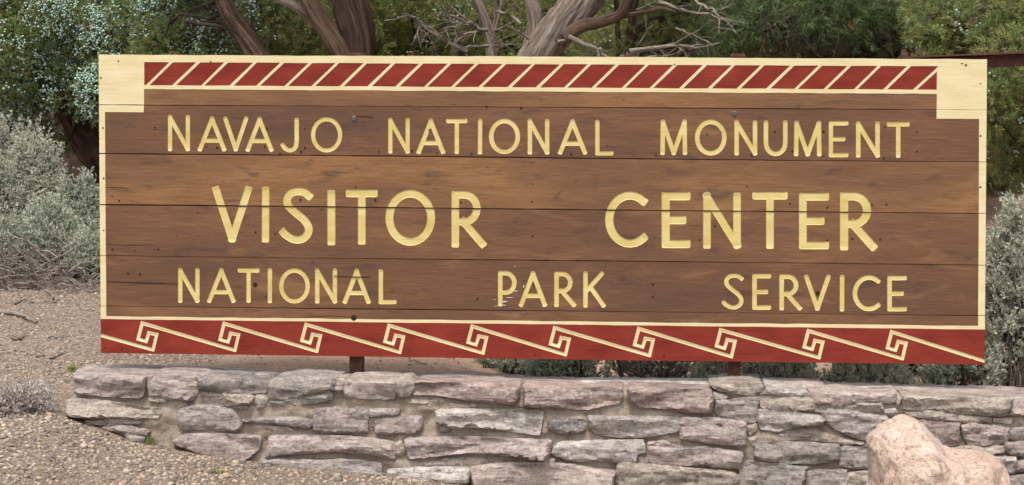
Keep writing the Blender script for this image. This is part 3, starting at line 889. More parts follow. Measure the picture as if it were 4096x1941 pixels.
# traced blocks: crop, colour, how far proud (cm), depth, outline
BL = [
 (1,'p',1.5,.36,[(222,198),(560,200),(890,205),(880,290),(848,398),(560,385),(232,365),(228,290)]),
 (1,'p',1.0,.30,[(918,195),(1200,200),(1390,215),(1385,290),(1375,350),(1330,410),(1290,430),(1050,400),(935,385),(918,300)]),
 (1,'k',0.2,.12,[(930,400),(1070,405),(1075,450),(925,430)]),
 (1,'d',1.2,.28,[(1385,215),(1700,225),(2030,260),(2020,350),(1880,355),(1400,335),(1385,270)]),
 (1,'t',0.2,.15,[(1390,350),(1880,365),(1910,395),(1900,460),(1640,478),(1560,470),(1280,460),(1340,400)]),
 (1,'t',0.4,.12,[(1920,370),(2030,355),(2030,430),(1990,490),(1940,500),(1915,440)]),
 (1,'t',-.3,.10,[(1735,472),(1900,476),(1930,500),(1740,504)]),
 (1,'t',1.8,.30,[(150,430),(300,415),(700,465),(900,500),(1010,510),(1030,545),(990,590),(860,585),(830,600),(520,590),(330,595),(200,580),(150,540)]),
 (1,'p',0.3,.20,[(530,605),(840,602),(850,640),(600,662),(480,652)]),
 (1,'t',0.8,.20,[(330,620),(515,615),(480,655),(340,652)]),
 (1,'k',1.6,.20,[(480,680),(700,665),(920,710),(880,760),(720,745),(600,720)]),
 (1,'p',1.6,.20,[(700,752),(880,765),(870,830),(740,820)]),
 (1,'g',1.6,.25,[(1190,540),(1300,490),(1500,480),(1700,525),(1750,580),(1790,640),(1770,690),(1720,715),(1500,695),(1240,690),(1195,620)]),
 (2,'g',1.6,.25,[(-125,600),(100,590),(400,590),(530,620),(520,650),(480,685),(260,655),(0,630),(-120,630)]),
 (2,'k',-.3,.10,[(0,665),(60,660),(330,680),(340,708),(150,702),(20,690)]),
 (1,'k',1.8,.25,[(1150,800),(1300,750),(1600,750),(1965,770),(1975,810),(1930,900),(1800,990),(1450,960),(1320,900),(1170,860)]),
 (2,'g',1.2,.25,[(130,245),(300,215),(600,215),(735,235),(725,280),(715,340),(500,370),(230,410),(130,395),(115,320)]),
 (2,'g',0.4,.20,[(140,425),(300,410),(520,380),(720,352),(690,440),(500,460),(200,470),(140,452)]),
 (2,'p',1.0,.25,[(840,240),(1000,235),(1300,250),(1310,300),(1305,380),(1280,405),(1000,405),(830,385),(830,310)]),
 (2,'t',0.6,.15,[(735,240),(835,230),(828,320),(770,350),(730,330)]),
 (2,'t',2.2,.15,[(1310,260),(1350,222),(1420,220),(1465,260),(1475,310),(1440,370),(1390,395),(1340,385),(1310,340)]),
 (2,'r',1.6,.36,[(1490,270),(1900,268),(2400,295),(2465,310),(2462,410),(2410,470),(2250,455),(2060,435),(1850,400),(1650,375),(1482,375),(1480,320)]),
 (2,'t',0.0,.12,[(1470,412),(1700,400),(1790,440),(1500,480),(1440,450)]),
 (2,'t',-.2,.10,[(1800,450),(2050,462),(2060,490),(1850,495)]),
 (2,'p',1.6,.25,[(570,510),(800,505),(1040,525),(1040,600),(1035,725),(800,730),(545,715),(545,600)]),
 (2,'g',1.0,.20,[(1065,510),(1300,505),(1340,520),(1320,562),(1200,570),(1060,577)]),
 (2,'t',0.0,.10,[(1110,588),(1330,578),(1290,602),(1180,625)]),
 (2,'p',1.2,.20,[(1120,622),(1250,605),(1370,582),(1545,585),(1550,640),(1530,725),(1300,730),(1120,730)]),
 (2,'w',1.2,.28,[(1690,520),(2100,515),(2690,535),(2685,600),(2660,700),(2640,745),(2400,715),(2100,680),(1850,690),(1690,640)]),
 (2,'t',0.6,.12,[(1700,700),(1790,668),(1812,705),(1740,728)]),
 (2,'p',2.2,.28,[(130,770),(500,765),(850,770),(1100,800),(1280,820),(1295,890),(1285,975),(1180,960),(1000,925),(740,905),(500,920),(250,940),(95,960),(110,860)]),
 (2,'t',0.8,.15,[(1290,830),(1360,810),(1400,890),(1390,935),(1300,950)]),
 (2,'p',2.4,.28,[(1390,800),(1700,775),(2200,790),(2400,800),(2760,810),(2760,880),(2735,950),(2690,995),(2500,965),(2200,930),(2020,915),(1800,935),(1600,960),(1440,970),(1420,900)]),
 (2,'g',2.0,.25,[(60,985),(250,970),(500,990),(560,1000),(800,985),(1160,1015),(1175,1070),(1150,1150),(900,1160),(500,1130),(200,1090),(60,1040)]),
 (2,'t',0.0,.12,[(1190,1002),(1400,985),(1540,1012),(1540,1060),(1300,1065)]),
 (2,'t',-.2,.12,[(1560,1012),(1900,965),(2350,988),(2300,1020),(2000,1042),(1620,1060)]),
 (2,'w',2.2,.25,[(1230,1080),(1600,1065),(1970,1065),(1995,1100),(1985,1210),(1700,1230),(1400,1220),(1230,1180)]),
 (2,'k',2.2,.28,[(2000,1070),(2200,1030),(2400,1020),(2900,1030),(3150,1070),(3360,1090),(3365,1150),(3340,1260),(2900,1300),(2300,1290),(2040,1260),(2020,1130)]),
 (3,'r',1.6,.20,[(120,290),(400,300),(700,320),(1030,320),(1035,390),(975,465),(850,470),(700,510),(480,490),(120,485),(115,380)]),
 (3,'r',1.4,.18,[(1090,310),(1450,325),(1870,335),(1880,420),(1870,545),(1650,550),(1550,515),(1330,490),(1230,490),(1150,460),(1100,430)]),
 (3,'t',0.4,.12,[(25,440),(90,420),(110,480),(20,490)]),
 (3,'t',-.2,.12,[(75,320),(105,315),(105,405),(75,405)]),
 (3,'p',0.6,.15,[(1890,350),(2025,385),(1990,420),(1910,430),(1890,390)]),
 (3,'t',1.0,.34,[(1860,290),(2150,272),(2350,290),(2335,345),(2250,380),(2050,362),(1920,330)]),
 (3,'g',1.0,.20,[(1920,440),(2040,432),(2310,438),(2300,500),(2290,590),(2270,632),(2100,610),(1950,582),(1910,520)]),
 (3,'t',0.9,.22,[(2040,418),(2180,398),(2310,393),(2316,428),(2050,428)]),
 (3,'t',0.2,.15,[(2335,345),(2400,330),(2400,385),(2320,385)]),
 (3,'d',1.0,.20,[(345,620),(480,600),(660,610),(690,640),(670,730),(500,745),(345,710)]),
 (3,'t',0.2,.12,[(300,622),(335,640),(330,720),(290,725)]),
 (3,'g',1.6,.25,[(710,580),(900,585),(1300,590),(1560,600),(1570,640),(1545,715),(1400,740),(1250,770),(1000,770),(800,740),(720,680)]),
 (3,'p',2.0,.25,[(1590,600),(1880,595),(2190,640),(2190,740),(2185,850),(1900,830),(1580,790),(1580,690)]),
 (3,'t',0.8,.10,[(2205,660),(2290,650),(2300,700),(2240,750),(2205,720)]),
 (3,'t',0.6,.10,[(2220,780),(2290,770),(2285,850),(2230,830)]),
 (3,'w',2.2,.25,[(380,885),(450,830),(700,815),(1220,805),(1240,850),(1240,915),(1165,930),(1150,1000),(900,990),(580,990),(470,960),(380,930)]),
 (3,'p',2.0,.25,[(1270,830),(1450,815),(1520,855),(1800,870),(2150,920),(2170,960),(2140,1070),(2000,1060),(1750,1025),(1600,1035),(1400,1020),(1290,1000)]),
 (3,'t',0.6,.12,[(1180,960),(1280,970),(1280,1015),(1210,1010)]),
 (3,'k',1.8,.06,[(308,980),(350,965),(347,1005),(305,1005)]),
 (3,'w',1.8,.06,[(352,982),(400,982),(395,1020),(347,1015)]),
 (3,'t',2.2,.28,[(980,1060),(1020,1020),(1250,1030),(1700,1075),(2050,1100),(2130,1140),(2120,1200),(2050,1260),(1500,1290),(980,1270)]),
 (3,'g',2.0,.28,[(2150,1040),(2200,1012),(2500,1030),(2780,1065),(2760,1110),(2740,1180),(2720,1280),(2140,1290),(2140,1120)]),
 (4,'w',1.2,.30,[(-10,310),(150,325),(340,350),(405,375),(330,402),(150,378),(-15,368)]),
 (4,'t',0.8,.25,[(-70,395),(200,385),(410,400),(430,440),(425,530),(250,520),(-60,500)]),
 (4,'k',1.4,.22,[(405,350),(700,350),(1000,375),(1210,360),(1190,400),(1180,450),(900,440),(650,470),(440,450),(410,400)]),
 (4,'t',0.8,.20,[(440,462),(680,474),(900,448),(1060,440),(1080,520),(1060,560),(700,520),(440,535)]),
 (4,'w',0.8,.15,[(1090,520),(1180,500),(1220,540),(1180,572),(1100,557)]),
 (4,'t',1.6,.30,[(1270,390),(1600,400),(2000,405),(2290,410),(2280,480),(2240,570),(1950,560),(1750,540),(1600,510),(1430,520),(1290,510),(1270,450)]),
 (4,'t',0.6,.15,[(1200,370),(1260,400),(1260,450),(1210,490),(1190,440)]),
 (4,'t',0.6,.15,[(1280,542),(1440,540),(1460,590),(1350,587)]),
 (4,'t',0.8,.15,[(1450,545),(1500,520),(1800,562),(2090,592),(2090,632),(1800,632),(1480,607)]),
 (4,'p',1.2,.25,[(2300,430),(2420,410),(2600,420),(2590,560),(2260,565),(2280,500)]),
 (4,'t',0.8,.15,[(2120,600),(2290,590),(2270,642),(2130,637)]),
 (4,'g',1.2,.22,[(-95,520),(90,525),(300,545),(500,580),(540,610),(500,655),(250,680),(100,715),(-60,690),(-100,600)]),
 (4,'t',0.4,.15,[(-60,735),(250,705),(430,695),(600,765),(900,805),(920,850),(700,850),(300,800),(-60,800)]),
 (4,'g',1.2,.22,[(490,545),(560,510),(750,530),(1100,580),(1130,610),(1000,720),(950,790),(850,790),(680,710),(560,650)]),
 (4,'r',1.2,.20,[(1330,610),(1600,640),(1800,650),(1790,740),(1780,850),(1500,850),(1330,760)]),
 (4,'k',1.2,.20,[(1820,670),(1950,650),(2260,690),(2250,770),(2230,820),(2030,860),(1900,850),(1830,740)]),
 (4,'g',1.2,.20,[(2270,700),(2420,680),(2560,690),(2560,790),(2330,802),(2260,780)]),
 (4,'p',1.2,.20,[(2240,822),(2420,806),(2600,810),(2600,960),(2280,940),(2230,870)]),
 (4,'g',2.0,.25,[(-110,840),(100,820),(400,835),(650,850),(675,880),(670,990),(500,1010),(200,1015),(0,990),(-120,960)]),
 (4,'g',1.6,.25,[(690,870),(930,870),(1290,880),(1300,1060),(940,1070),(690,1040),(688,950)]),
 (4,'t',1.0,.20,[(1400,900),(1900,858),(2215,855),(2215,930),(2000,965),(1450,980)]),
 (4,'w',1.8,.22,[(2050,965),(2310,962),(2330,1000),(2310,1100),(2250,1110),(1900,1100)]),
 (4,'p',1.6,.20,[(2340,1010),(2420,985),(2600,985),(2600,1100),(2325,1090)]),
 (4,'g',2.0,.25,[(385,1092),(730,1087),(740,1120),(730,1260),(395,1270),(365,1180)]),
 (4,'t',1.8,.25,[(760,1112),(940,1097),(1250,1100),(1250,1270),(740,1270),(738,1170)]),
 (4,'g',2.0,.25,[(2270,1142),(2420,1132),(2640,1130),(2640,1280),(2000,1290),(2010,1150)]),
]
# the courses below the picture's edge and the wall's run beyond its right side
rw = random.Random(77)
for yy in (1310, 1420):
    x = 1150 if yy == 1310 else 2500
    while x < 8200:
        wd = rw.uniform(380, 820)
        BL.append((2, rw.choice('gptk'), rw.uniform(1.2, 2.2), .25, [(x + 14, yy + rw.uniform(0, 14)), (x + wd * .5, yy + rw.uniform(-4, 10)), (x + wd - 14, yy + rw.uniform(0, 14)), (x + wd - rw.uniform(12, 30), yy + 95), (x + wd * .5, yy + rw.uniform(86, 100)), (x + 20, yy + 95)]))
        x += wd
for r_, yy in enumerate((420, 560, 700, 840, 980, 1120)):
    x = 2625 + rw.uniform(-20, 30)
    while x < 4300:
        wd = rw.uniform(300, 620)
        BL.append((4, rw.choice('gptkr'), rw.uniform(.8, 2.0), .25, [(x + 14, yy + rw.uniform(0, 16)), (x + wd * .5, yy + rw.uniform(-4, 10)), (x + wd - 14, yy + rw.uniform(0, 16)), (x + wd - rw.uniform(12, 30), yy + 116), (x + wd * .5, yy + rw.uniform(108, 124)), (x + 20, yy + 116)]))
        x += wd
for i, (cr, colr, proud, dep_, poly) in enumerate(BL):
    yf = WY - proud * .01
    pl = []
    for u, v_ in poly:
        p = P(OFF[cr] + u * .42667, 1420 + v_ * .42667, yf)
        pl.append((p[0], p[2]))
    pc_ = np.mean(np.array(pl), 0)
    pl = [(a + math.copysign(min(.0045, abs(a - pc_[0]) * .1), a - pc_[0]), b + math.copysign(min(.0045, abs(b - pc_[1]) * .15), b - pc_[1])) for a, b in pl]
    hgt = max(a[1] for a in pl) - min(a[1] for a in pl)
    o = slab('stone', pl, yf, dep_, MAT_STONE, wall, 100 + i, step=.0115, rnd=min(.008, hgt * .14), amp=.013 if hgt > .05 else .006, bulge=min(.004, hgt * .04))
    c_ = np.array(COL[colr]) * rw.uniform(.88, 1.12)
    o['stone_colour'] = [float(a) for a in c_]
# mortar core
mo = [(1, 240, 220), (1, 900, 225), (1, 1400, 235), (1, 2030, 280), (2, 740, 255), (2, 1300, 262), (2, 1500, 290), (3, 60, 318), (3, 1040, 335), (3, 1880, 350), (3, 2330, 330), (4, 400, 365), (4, 1210, 385), (4, 2300, 425), (4, 4200, 440)]
mp_ = [P(OFF[c_] + u * .42667, 1420 + v_ * .42667, WY) for c_, u, v_ in mo]
ml = [(1, 225, 360), (1, 200, 440), (1, 200, 560), (1, 330, 640), (1, 500, 760)]
ml_ = [P(OFF[c_] + u * .42667, 1420 + v_ * .42667, WY) for c_, u, v_ in ml]
poly = [(p[0], p[2]) for p in mp_] + [(mp_[-1][0], ZL - .75), (-.9, ZL - .75), (-1.4, ZL - .3)] + [(p[0], p[2]) for p in reversed(ml_)]
mortar = slab('mortar', poly, WY + .013, .40, MAT_MORTAR, wall, 9, step=.015, rnd=.012, amp=.026, freq=8, bulge=0, tilt=0, rings=14, jit=.004)
# flat cap slabs that lie along the back of the wall top
CAP = [
 ('k', (1, 640, 160), .34, .020), ('k', (1, 1330, 175), .62, .018), ('w', (2, 330, 195), .34, .012), ('g', (2, 880, 205), .40, .014), ('r', (2, 1950, 215), .95, .016),
 ('w', (3, 520, 225), .85, .016), ('w', (3, 1450, 232), .75, .022), ('p', (4, 215, 265), .24, .028), ('t', (4, 700, 300), .55, .016), ('p', (4, 1330, 315), .50, .016), ('r', (4, 1985, 330), .46, .020), ('k', (4, 2700, 345), .6, .016)]
for i, (colr, (cr, u, v_), ln, th) in enumerate(CAP):
    p = P(OFF[cr] + u * .42667, 1420 + v_ * .42667, 0.04)
    r_ = np.random.default_rng(500 + i)
    zt = np.interp(p[0], [a[0] for a in mp_], [a[2] for a in mp_])
    zt -= .011
    na = 14; ring = []
    for a in range(na):
        t = 2 * math.pi * a / na
        cx_, sx_ = math.copysign(abs(math.cos(t)) ** .55, math.cos(t)), math.copysign(abs(math.sin(t)) ** .55, math.sin(t))
        ring.append((p[0] + cx_ * ln / 2 * r_.uniform(.9, 1.06), .055 + sx_ * .115 * r_.uniform(.75, 1.1)))
    vs = [(a, b, zt - .03) for a, b in ring] + [(a, b, zt + th * .4 + r_.uniform(-.002, .002)) for a, b in ring] + [(p[0] + (a - p[0]) * .95, .055 + (b - .055) * .88, zt + th * .95 + r_.uniform(-.003, .003)) for a, b in ring]
    vs.append((p[0], .06, zt + th + .002))
    fs = [(j, (j + 1) % na, na + (j + 1) % na, na + j) for j in range(na)] + [(na + j, na + (j + 1) % na, 2 * na + (j + 1) % na, 2 * na + j) for j in range(na)] + [(2 * na + j, 2 * na + (j + 1) % na, 3 * na) for j in range(na)]
    o = build('stone', vs, fs, MAT_STONE, wall, smooth=False)
    o['stone_colour'] = [float(a) for a in np.array(COL[colr]) * 1.1]

# ------------------------------------------------------------------ boulder in front of the wall
BY = -0.62
ol = [(905, 1221), (938, 1150), (945, 1050), (935, 960), (940, 870), (927, 820), (950, 745), (1000, 700), (1090, 640), (1180, 602), (1290, 582), (1380, 597), (1440, 640), (1500, 690), (1540, 750), (1600, 820), (1660, 885), (1750, 902), (1870, 922), (2000, 915), (2100, 940), (2170, 980), (2220, 1050), (2260, 1130), (2270, 1221), (2290, 1400), (2200, 1600), (1600, 1640), (1000, 1600), (890, 1400)]
oc = P(3072 + 1550 * .42667, 1420 + 1230 * .42667, BY)
op = [P(3072 + u * .42667, 1420 + v_ * .42667, BY) for u, v_ in ol]
th_ = np.array([math.atan2(p[2] - oc[2], p[0] - oc[0]) for p in op]); rr_ = np.array([math.hypot(p[2] - oc[2], p[0] - oc[0]) for p in op])
so = np.argsort(th_); th_, rr_ = th_[so], rr_[so]
th_ = np.concatenate([th_ - 2 * math.pi, th_, th_ + 2 * math.pi]); rr_ = np.tile(rr_, 3)
nu, nv_ = 220, 96
bv, bf = [], []
for j in range(nv_ + 1):
    la = -math.pi / 2 + math.pi * j / nv_
    for i in range(nu):
        a = 2 * math.pi * i / nu - math.pi
        cl = math.cos(la) ** .75 if math.cos(la) > 0 else 0
        r0 = np.mean([np.interp(a + da, th_, rr_) for da in (-.05, 0, .05)]) if cl < .9 else np.interp(a, th_, rr_)
        smooth_r = .27
        rr = lerp(smooth_r, r0, cl ** .35) * cl
        p = np.array([oc[0] + rr * math.cos(a), BY + .26 * math.sin(la), oc[2] + rr * math.sin(a)])
        q_ = Vector(p)
        vd = noise.voronoi(q_ * 5.5)[0]
        nn = -.010 * max(0, .16 - (vd[1] - vd[0])) - .014 * (vd[0] - .4) + .014 * noise.noise(q_ * 7) + .009 * noise.noise(q_ * 17) + .004 * noise.noise(q_ * 40) + .002 * noise.noise(q_ * 90) - .007 * max(0, .09 - abs(noise.noise(q_ * 9 + Vector((1, 5, 2))))) * 8 - .022 * max(0, .12 - abs(noise.noise(q_ * 4.2 + Vector((3, 1, 7))))) * 4 * (1 if la < 0 else 0)
        dr = (p - np.array([oc[0], BY, oc[2]])); dr /= (np.linalg.norm(dr) + 1e-6)
        bv.append(tuple(p + dr * nn * (.55 if abs(la) < .25 else 1.0)))
for j in range(nv_):
    for i in range(nu):
        bf.append((j * nu + i, j * nu + (i + 1) % nu, (j + 1) * nu + (i + 1) % nu, (j + 1) * nu + i))
boulder = build('boulder', bv, bf, MAT_BOULDER, smooth=True)
boulder.data.set_sharp_from_angle(angle=R(38))
tag(boulder, 'rounded pink boulder with a raised hump standing in front of the stone wall', 'boulder')
# ------------------------------------------------------------------ vegetation tools
def unit(v): return v / (np.linalg.norm(v, axis=-1, keepdims=True) + 1e-9)
def leaf(p, d, L, wd, rg):
    """two triangles folded along the leaf's middle"""
    d = unit(d); n = unit(np.cross(d, rg.normal(size=3))) * wd / 2
    m = p + d * L * .45
    return [(p, m + n, p + d * L), (p, p + d * L, m - n)]
def sprig_juniper(seed):
    rg = np.random.default_rng(seed); T = []
    for i in range(14):
        h = rg.uniform(0, .75); a = rg.uniform(0, 2 * math.pi); el = rg.uniform(.5, 1.15)
        p = np.array([0, 0, h]); d = np.array([math.cos(a) * math.sin(el), math.sin(a) * math.sin(el), math.cos(el)])
        L = rg.uniform(.35, .6) * (1.1 - .5 * h)
        T += leaf(p, d, L, .075, rg)
        for s in (0,):
            q_ = p + d * L * rg.uniform(.35, .6)
            T += leaf(q_, d + rg.normal(0, .6, 3), L * .55, .065, rg)
    T += leaf(np.zeros(3), np.array([0, 0, 1.0]), 1.0, .075, rg)
    return np.array(T)
def sprig_pinyon(seed):
    rg = np.random.default_rng(seed); T = []
    for i in range(20):
        h = rg.uniform(0.0, .9); a = rg.uniform(0, 2 * math.pi); el = rg.uniform(.45, 1.0)
        d = np.array([math.cos(a) * math.sin(el), math.sin(a) * math.sin(el), math.cos(el)])
        n = unit(np.cross(d, rg.normal(size=3))) * .022
        p = np.array([0, 0, h])
        T.append((p - n, p + n, p + d * rg.uniform(.4, .6)))
    return np.array(T)
def sprig_sage(seed):
    rg = np.random.default_rng(seed); T = []
    for i in range(9):
        h = rg.uniform(0.05, .8); a = rg.uniform(0, 2 * math.pi); el = rg.uniform(.3, .95)
        d = np.array([math.cos(a) * math.sin(el), math.sin(a) * math.sin(el), math.cos(el)])
        T += leaf(np.array([0, 0, h]), d, rg.uniform(.35, .55), .17, rg)
    return np.array(T)
TEMPL = {'juniper': [sprig_juniper(i) for i in range(5)], 'pinyon': [sprig_pinyon(i) for i in range(4)], 'sage': [sprig_sage(i) for i in range(5)]}
def grow(kind, pos, dirs, size, rng, tint):
    """all sprigs of a crown as one triangle soup"""
    V, Tt = [], []
    tm = TEMPL[kind]; which = rng.integers(0, len(tm), len(pos))
    for k, t in enumerate(tm):
        m = which == k; n = int(m.sum())
        if not n: continue
        z = unit(dirs[m]); x = unit(np.cross(z, rng.normal(size=(n, 3)))); y = np.cross(z, x)
        M = np.stack([x, y, z], -1) * size[m][:, None, None]
        v = np.einsum('nij,tkj->ntki', M, t) + pos[m][:, None, None]
        V.append(v.reshape(-1, 3))
        tt = tint[m][:, None] + rng.normal(0, .10, (n, t.shape[0]))
        Tt.append(np.repeat(tt.reshape(-1), 3))
    V = np.concatenate(V); Tt = np.clip(np.concatenate(Tt), 0, 1)
    return V, np.arange(len(V)).reshape(-1, 3), Tt
def tube_arrays(path, rad, seg, ridge=0.0, twist=0.0, lobes=5, seed=0):
    path = np.asarray(path, float); n = len(path)
    t = np.gradient(path, axis=0); t = unit(t)
    u = np.cross(t[0], (0.31, 0.2, .93)); u /= np.linalg.norm(u) + 1e-9
    V, B, F = [], [], []
    ln = 0.0
    for i in range(n):
        if i: ln += np.linalg.norm(path[i] - path[i - 1])
        u = u - t[i] * u.dot(t[i]); u /= np.linalg.norm(u) + 1e-9
        w_ = np.cross(t[i], u)
        for j in range(seg):
            a = 2 * math.pi * j / seg
            r_ = rad[i]
            if ridge:
                q_ = Vector((math.cos(a + twist * ln) * lobes * .5, math.sin(a + twist * ln) * lobes * .5, ln * 2.2 + seed))
                r_ *= 1 + ridge * (noise.noise(q_) * 1.1 + .6 * noise.noise(Vector((q_.x * 2.6, q_.y * 2.6, q_.z * 1.2))) + (.45 * noise.noise(Vector((q_.x * 6, q_.y * 6, q_.z * 1.4))) if seg > 16 else 0))
            V.append(path[i] + (u * math.cos(a) + w_ * math.sin(a)) * r_)
            B.append((math.cos(a + twist * ln) * rad[i] / .04, math.sin(a + twist * ln) * rad[i] / .04, ln * 1.6 + seed))
    for i in range(n - 1):
        for j in range(seg):
            k = (j + 1) % seg
            F.append((i * seg + j, i * seg + k, (i + 1) * seg + k, (i + 1) * seg + j))
    return V, F, B
class Wood:
    def __init__(self): self.V, self.F, self.B = [], [], []
    def tube(self, path, rad, seg=6, **kw):
        v, f, b = tube_arrays(path, rad, seg, **kw); s = len(self.V)
        self.V += v; self.B += b; self.F += [tuple(i + s for i in q_) for q_ in f]
    def build(self, name, mat, parent=None):
        return build(name, np.array(self.V), np.array(self.F), mat, parent, smooth=True, attrs={'bark': ('FLOAT_VECTOR', np.array(self.B))})
def spline(pts, n):
    p = catmull([np.array(a, float) for a in pts], 8); p = np.array(p)
    d = np.concatenate([[0], np.cumsum(np.linalg.norm(np.diff(p, axis=0), axis=1))])
    s = np.linspace(0, d[-1], n)
    return np.stack([np.interp(s, d, p[:, k]) for k in range(3)], -1)
def crooked(a, b, n, amp, rng, sag=0.0):
    a = np.asarray(a, float); b = np.asarray(b, float)
    t = np.linspace(0, 1, n)[:, None]
    p = a + (b - a) * t
    L = np.linalg.norm(b - a)
    w_ = np.cumsum(rng.normal(0, amp * L, (n, 3)), 0); w_ -= w_[-1:] * t
    p = p + w_ * np.sin(t * math.pi) ** .5
    p[:, 2] += (sag * L * np.sin(t * math.pi))[:, 0]
    return p
def dead_branch(wood, a, b, r0, rng, twigs=6, lev=1, amp=.03, tw_len=.4):
    p = crooked(a, b, 9, amp, rng)
    wood.tube(p, np.linspace(r0, r0 * .3, 9), 5 if r0 > .006 else 4, ridge=.12, seed=rng.random() * 50)
    L = np.linalg.norm(np.asarray(b) - np.asarray(a)); d = unit(np.asarray(b, float) - np.asarray(a, float))
    for i in range(twigs):
        k = rng.integers(2, 8)
        dd = unit(d + rng.normal(0, .65, 3))
        l2 = L * tw_len * rng.uniform(.4, 1.1)
        if lev > 0: dead_branch(wood, p[k], p[k] + dd * l2, r0 * .5, rng, max(2, twigs // 2), lev - 1, amp * 1.3, .5)
        else: wood.tube(crooked(p[k], p[k] + dd * l2, 5, .05, rng), np.linspace(r0 * .45, r0 * .15, 5), 3)
def box_clumps(rng, x0, x1, y0, y1, Y0, Y1, n, R0, R1):
    """n clump centres in the block of space behind the view rectangle x0..x1,y0..y1 (2576 px view) between depths Y0..Y1"""
    o = []
    for i in range(n):
        p = D(rng.uniform(x0, x1), rng.uniform(y0, y1), rng.uniform(Y0, Y1))
        o.append((p, rng.uniform(R0, R1)))
    return o
def crown(tree, kind, clumps, rng, mat, anchor, dens=90, size=.06, up=.25, berries=0, tone=.45, spread=.22, droop=0.0, name='crown', twig_mat=None, brr=.0066):
    pos, dirs, sz, tn = [], [], [], []
    bp = []
    W_ = Wood()
    for c_, Rr in clumps:
        n = max(4, int(dens * (Rr / .15) ** 2 * rng.uniform(.8, 1.2)))
        d = unit(rng.normal(size=(n, 3)))
        r_ = Rr * rng.uniform(.25, 1.0, n) ** .6
        sc = np.array([.95, .9, 1.25]) if berries > 15 else np.array([1.1, 1.0, .9])
        q_ = c_ + d * r_[:, None] * sc
        pos.append(q_)
        dirs.append(unit(d + np.array([0, 0, up - droop]) + rng.normal(0, .45, (n, 3))))
        sz.append(size * rng.uniform(.7, 1.3, n)); tn.append(np.clip(tone + rng.normal(0, .06) + rng.normal(0, spread, n), 0, .93))
        if berries:
            k = int(rng.poisson(berries * (Rr / .15) ** 2) * rng.choice([.1, .35, 1.2, 2.0]))
            if k:
                db = unit(rng.normal(size=(k, 3)) + np.array([0, -.55, .35]))
                cl = c_ + db * Rr * rng.uniform(.8, 1.08, (k, 1)) * sc
                cl = np.repeat(cl, 4, 0) + rng.normal(0, .013, (k * 4, 3))
                bp.append(cl)
        # limb feeding the clump
        a = anchor[np.argmin(np.linalg.norm(anchor - (c_ - np.array([0, 0, .25])), axis=1) + rng.uniform(0, .25, len(anchor)))]
        L = np.linalg.norm(c_ - a)
        W_.tube(crooked(a, c_, 7, .05, rng, .06), np.linspace(min(.016, .005 + .010 * L), .003, 7), 4)
        for t_ in range(3):
            e = c_ + unit(rng.normal(size=3)) * Rr * .85
            W_.tube(crooked(c_ + (a - c_) * rng.uniform(0, .25), e, 4, .06, rng), [.0035, .003, .002, .001], 3)
    pos = np.concatenate(pos); dirs = np.concatenate(dirs); sz = np.concatenate(sz); tn = np.concatenate(tn)
    if droop: dirs = dirs + np.array([0, 0, -droop])
    brown = rng.random(len(tn)) < .015
    tn[brown] = 1.0
    v, f, t = grow(kind, pos, dirs, sz, rng, tn)
    cr = build(name, v, f, mat, tree, attrs={'tint': ('FLOAT', t)})
    W_.build('branches', twig_mat or MAT_TWIG_DARK, tree)
    if bp:
        bp = np.concatenate(bp); n = len(bp)
        s = rng.uniform(.75, 1.2, n) * brr
        v = (ICO[None] * s[:, None, None] + bp[:, None]).reshape(-1, 3)
        f = (ICOF[None] + (np.arange(n) * 12)[:, None, None]).reshape(-1, 3)
        b = build('berries', v, f, MAT_BERRY, tree, smooth=True, attrs={'tint': ('FLOAT', np.repeat(rng.random(n), 12))})
        b['kind'] = 'stuff'
    return cr
def px_path(pts, Y):
    """(x, y[, dy]) of the 2576 px view at depth Y(+dy)"""
    return [D(p[0], p[1], Y + (p[2] if len(p) > 2 else 0)) for p in pts]
def foot(p, dx_=0.0, dy=0.0):
    x, y = p[0] + dx_, p[1] + dy
    return np.array([x, y, float(ground_z(x, y)) - .04])
def pxw(wpx, Y): return wpx * (Y + 8.0) / (F_PX / K) / 2
def trunk_path(pts, Y, n=40, fdx=0.0, ground=True):
    p = px_path(pts, Y)
    if ground: p = [foot(p[0], fdx)] + p
    return spline(p, n)

TG = 'junipers growing behind the sign'
# --- berry-laden juniper at the far left, leaning trunk
rng = np.random.default_rng(11)
Y = 5.3
t1 = empty('juniper_tree', foot(D(300, 450, Y)), 'berry-laden juniper with a leaning dark trunk at the left edge behind the sagebrush', 'tree', TG)
W1 = Wood()
pa = trunk_path([(262, 425), (232, 380), (200, 325), (165, 262), (120, 190), (90, 80), (80, -120), (95, -330)], Y, 46, .25)
W1.tube(pa, np.interp(np.linspace(0, 1, 46), [0, .12, .3, .5, 1], [pxw(98, Y), pxw(84, Y), pxw(66, Y), pxw(50, Y), pxw(16, Y)]), 36, ridge=.26, twist=1.5, lobes=6, seed=3)
pb = trunk_path([(200, 330), (240, 200), (330, 80), (400, -60), (420, -260)], Y, 26, ground=False)
W1.tube(pb, np.linspace(pxw(34, Y), pxw(10, Y), 26), 10, ridge=.15, seed=6)
W1.tube(spline(px_path([(192, 300), (176, 345), (158, 372), (150, 405)], Y - .1), 10), np.linspace(.014, .004, 10), 5, ridge=.2)
W1.build('trunk', MAT_BARK_DARK, t1)
cl = box_clumps(rng, -60, 560, -20, 120, 4.7, 5.7, 30, .13, .21)
cl += box_clumps(rng, -40, 235, 90, 255, 4.8, 5.7, 16, .13, .20)
cl += box_clumps(rng, 190, 300, 120, 250, 4.8, 5.2, 10, .10, .14)
crown(t1, 'juniper', cl, rng, MAT_JUNIPER, np.concatenate([pa[18:], pb]), dens=165, size=.055, berries=95, tone=.42)
cl = box_clumps(rng, -350, 560, -520, -190, 5.2, 6.6, 36, .16, .26)
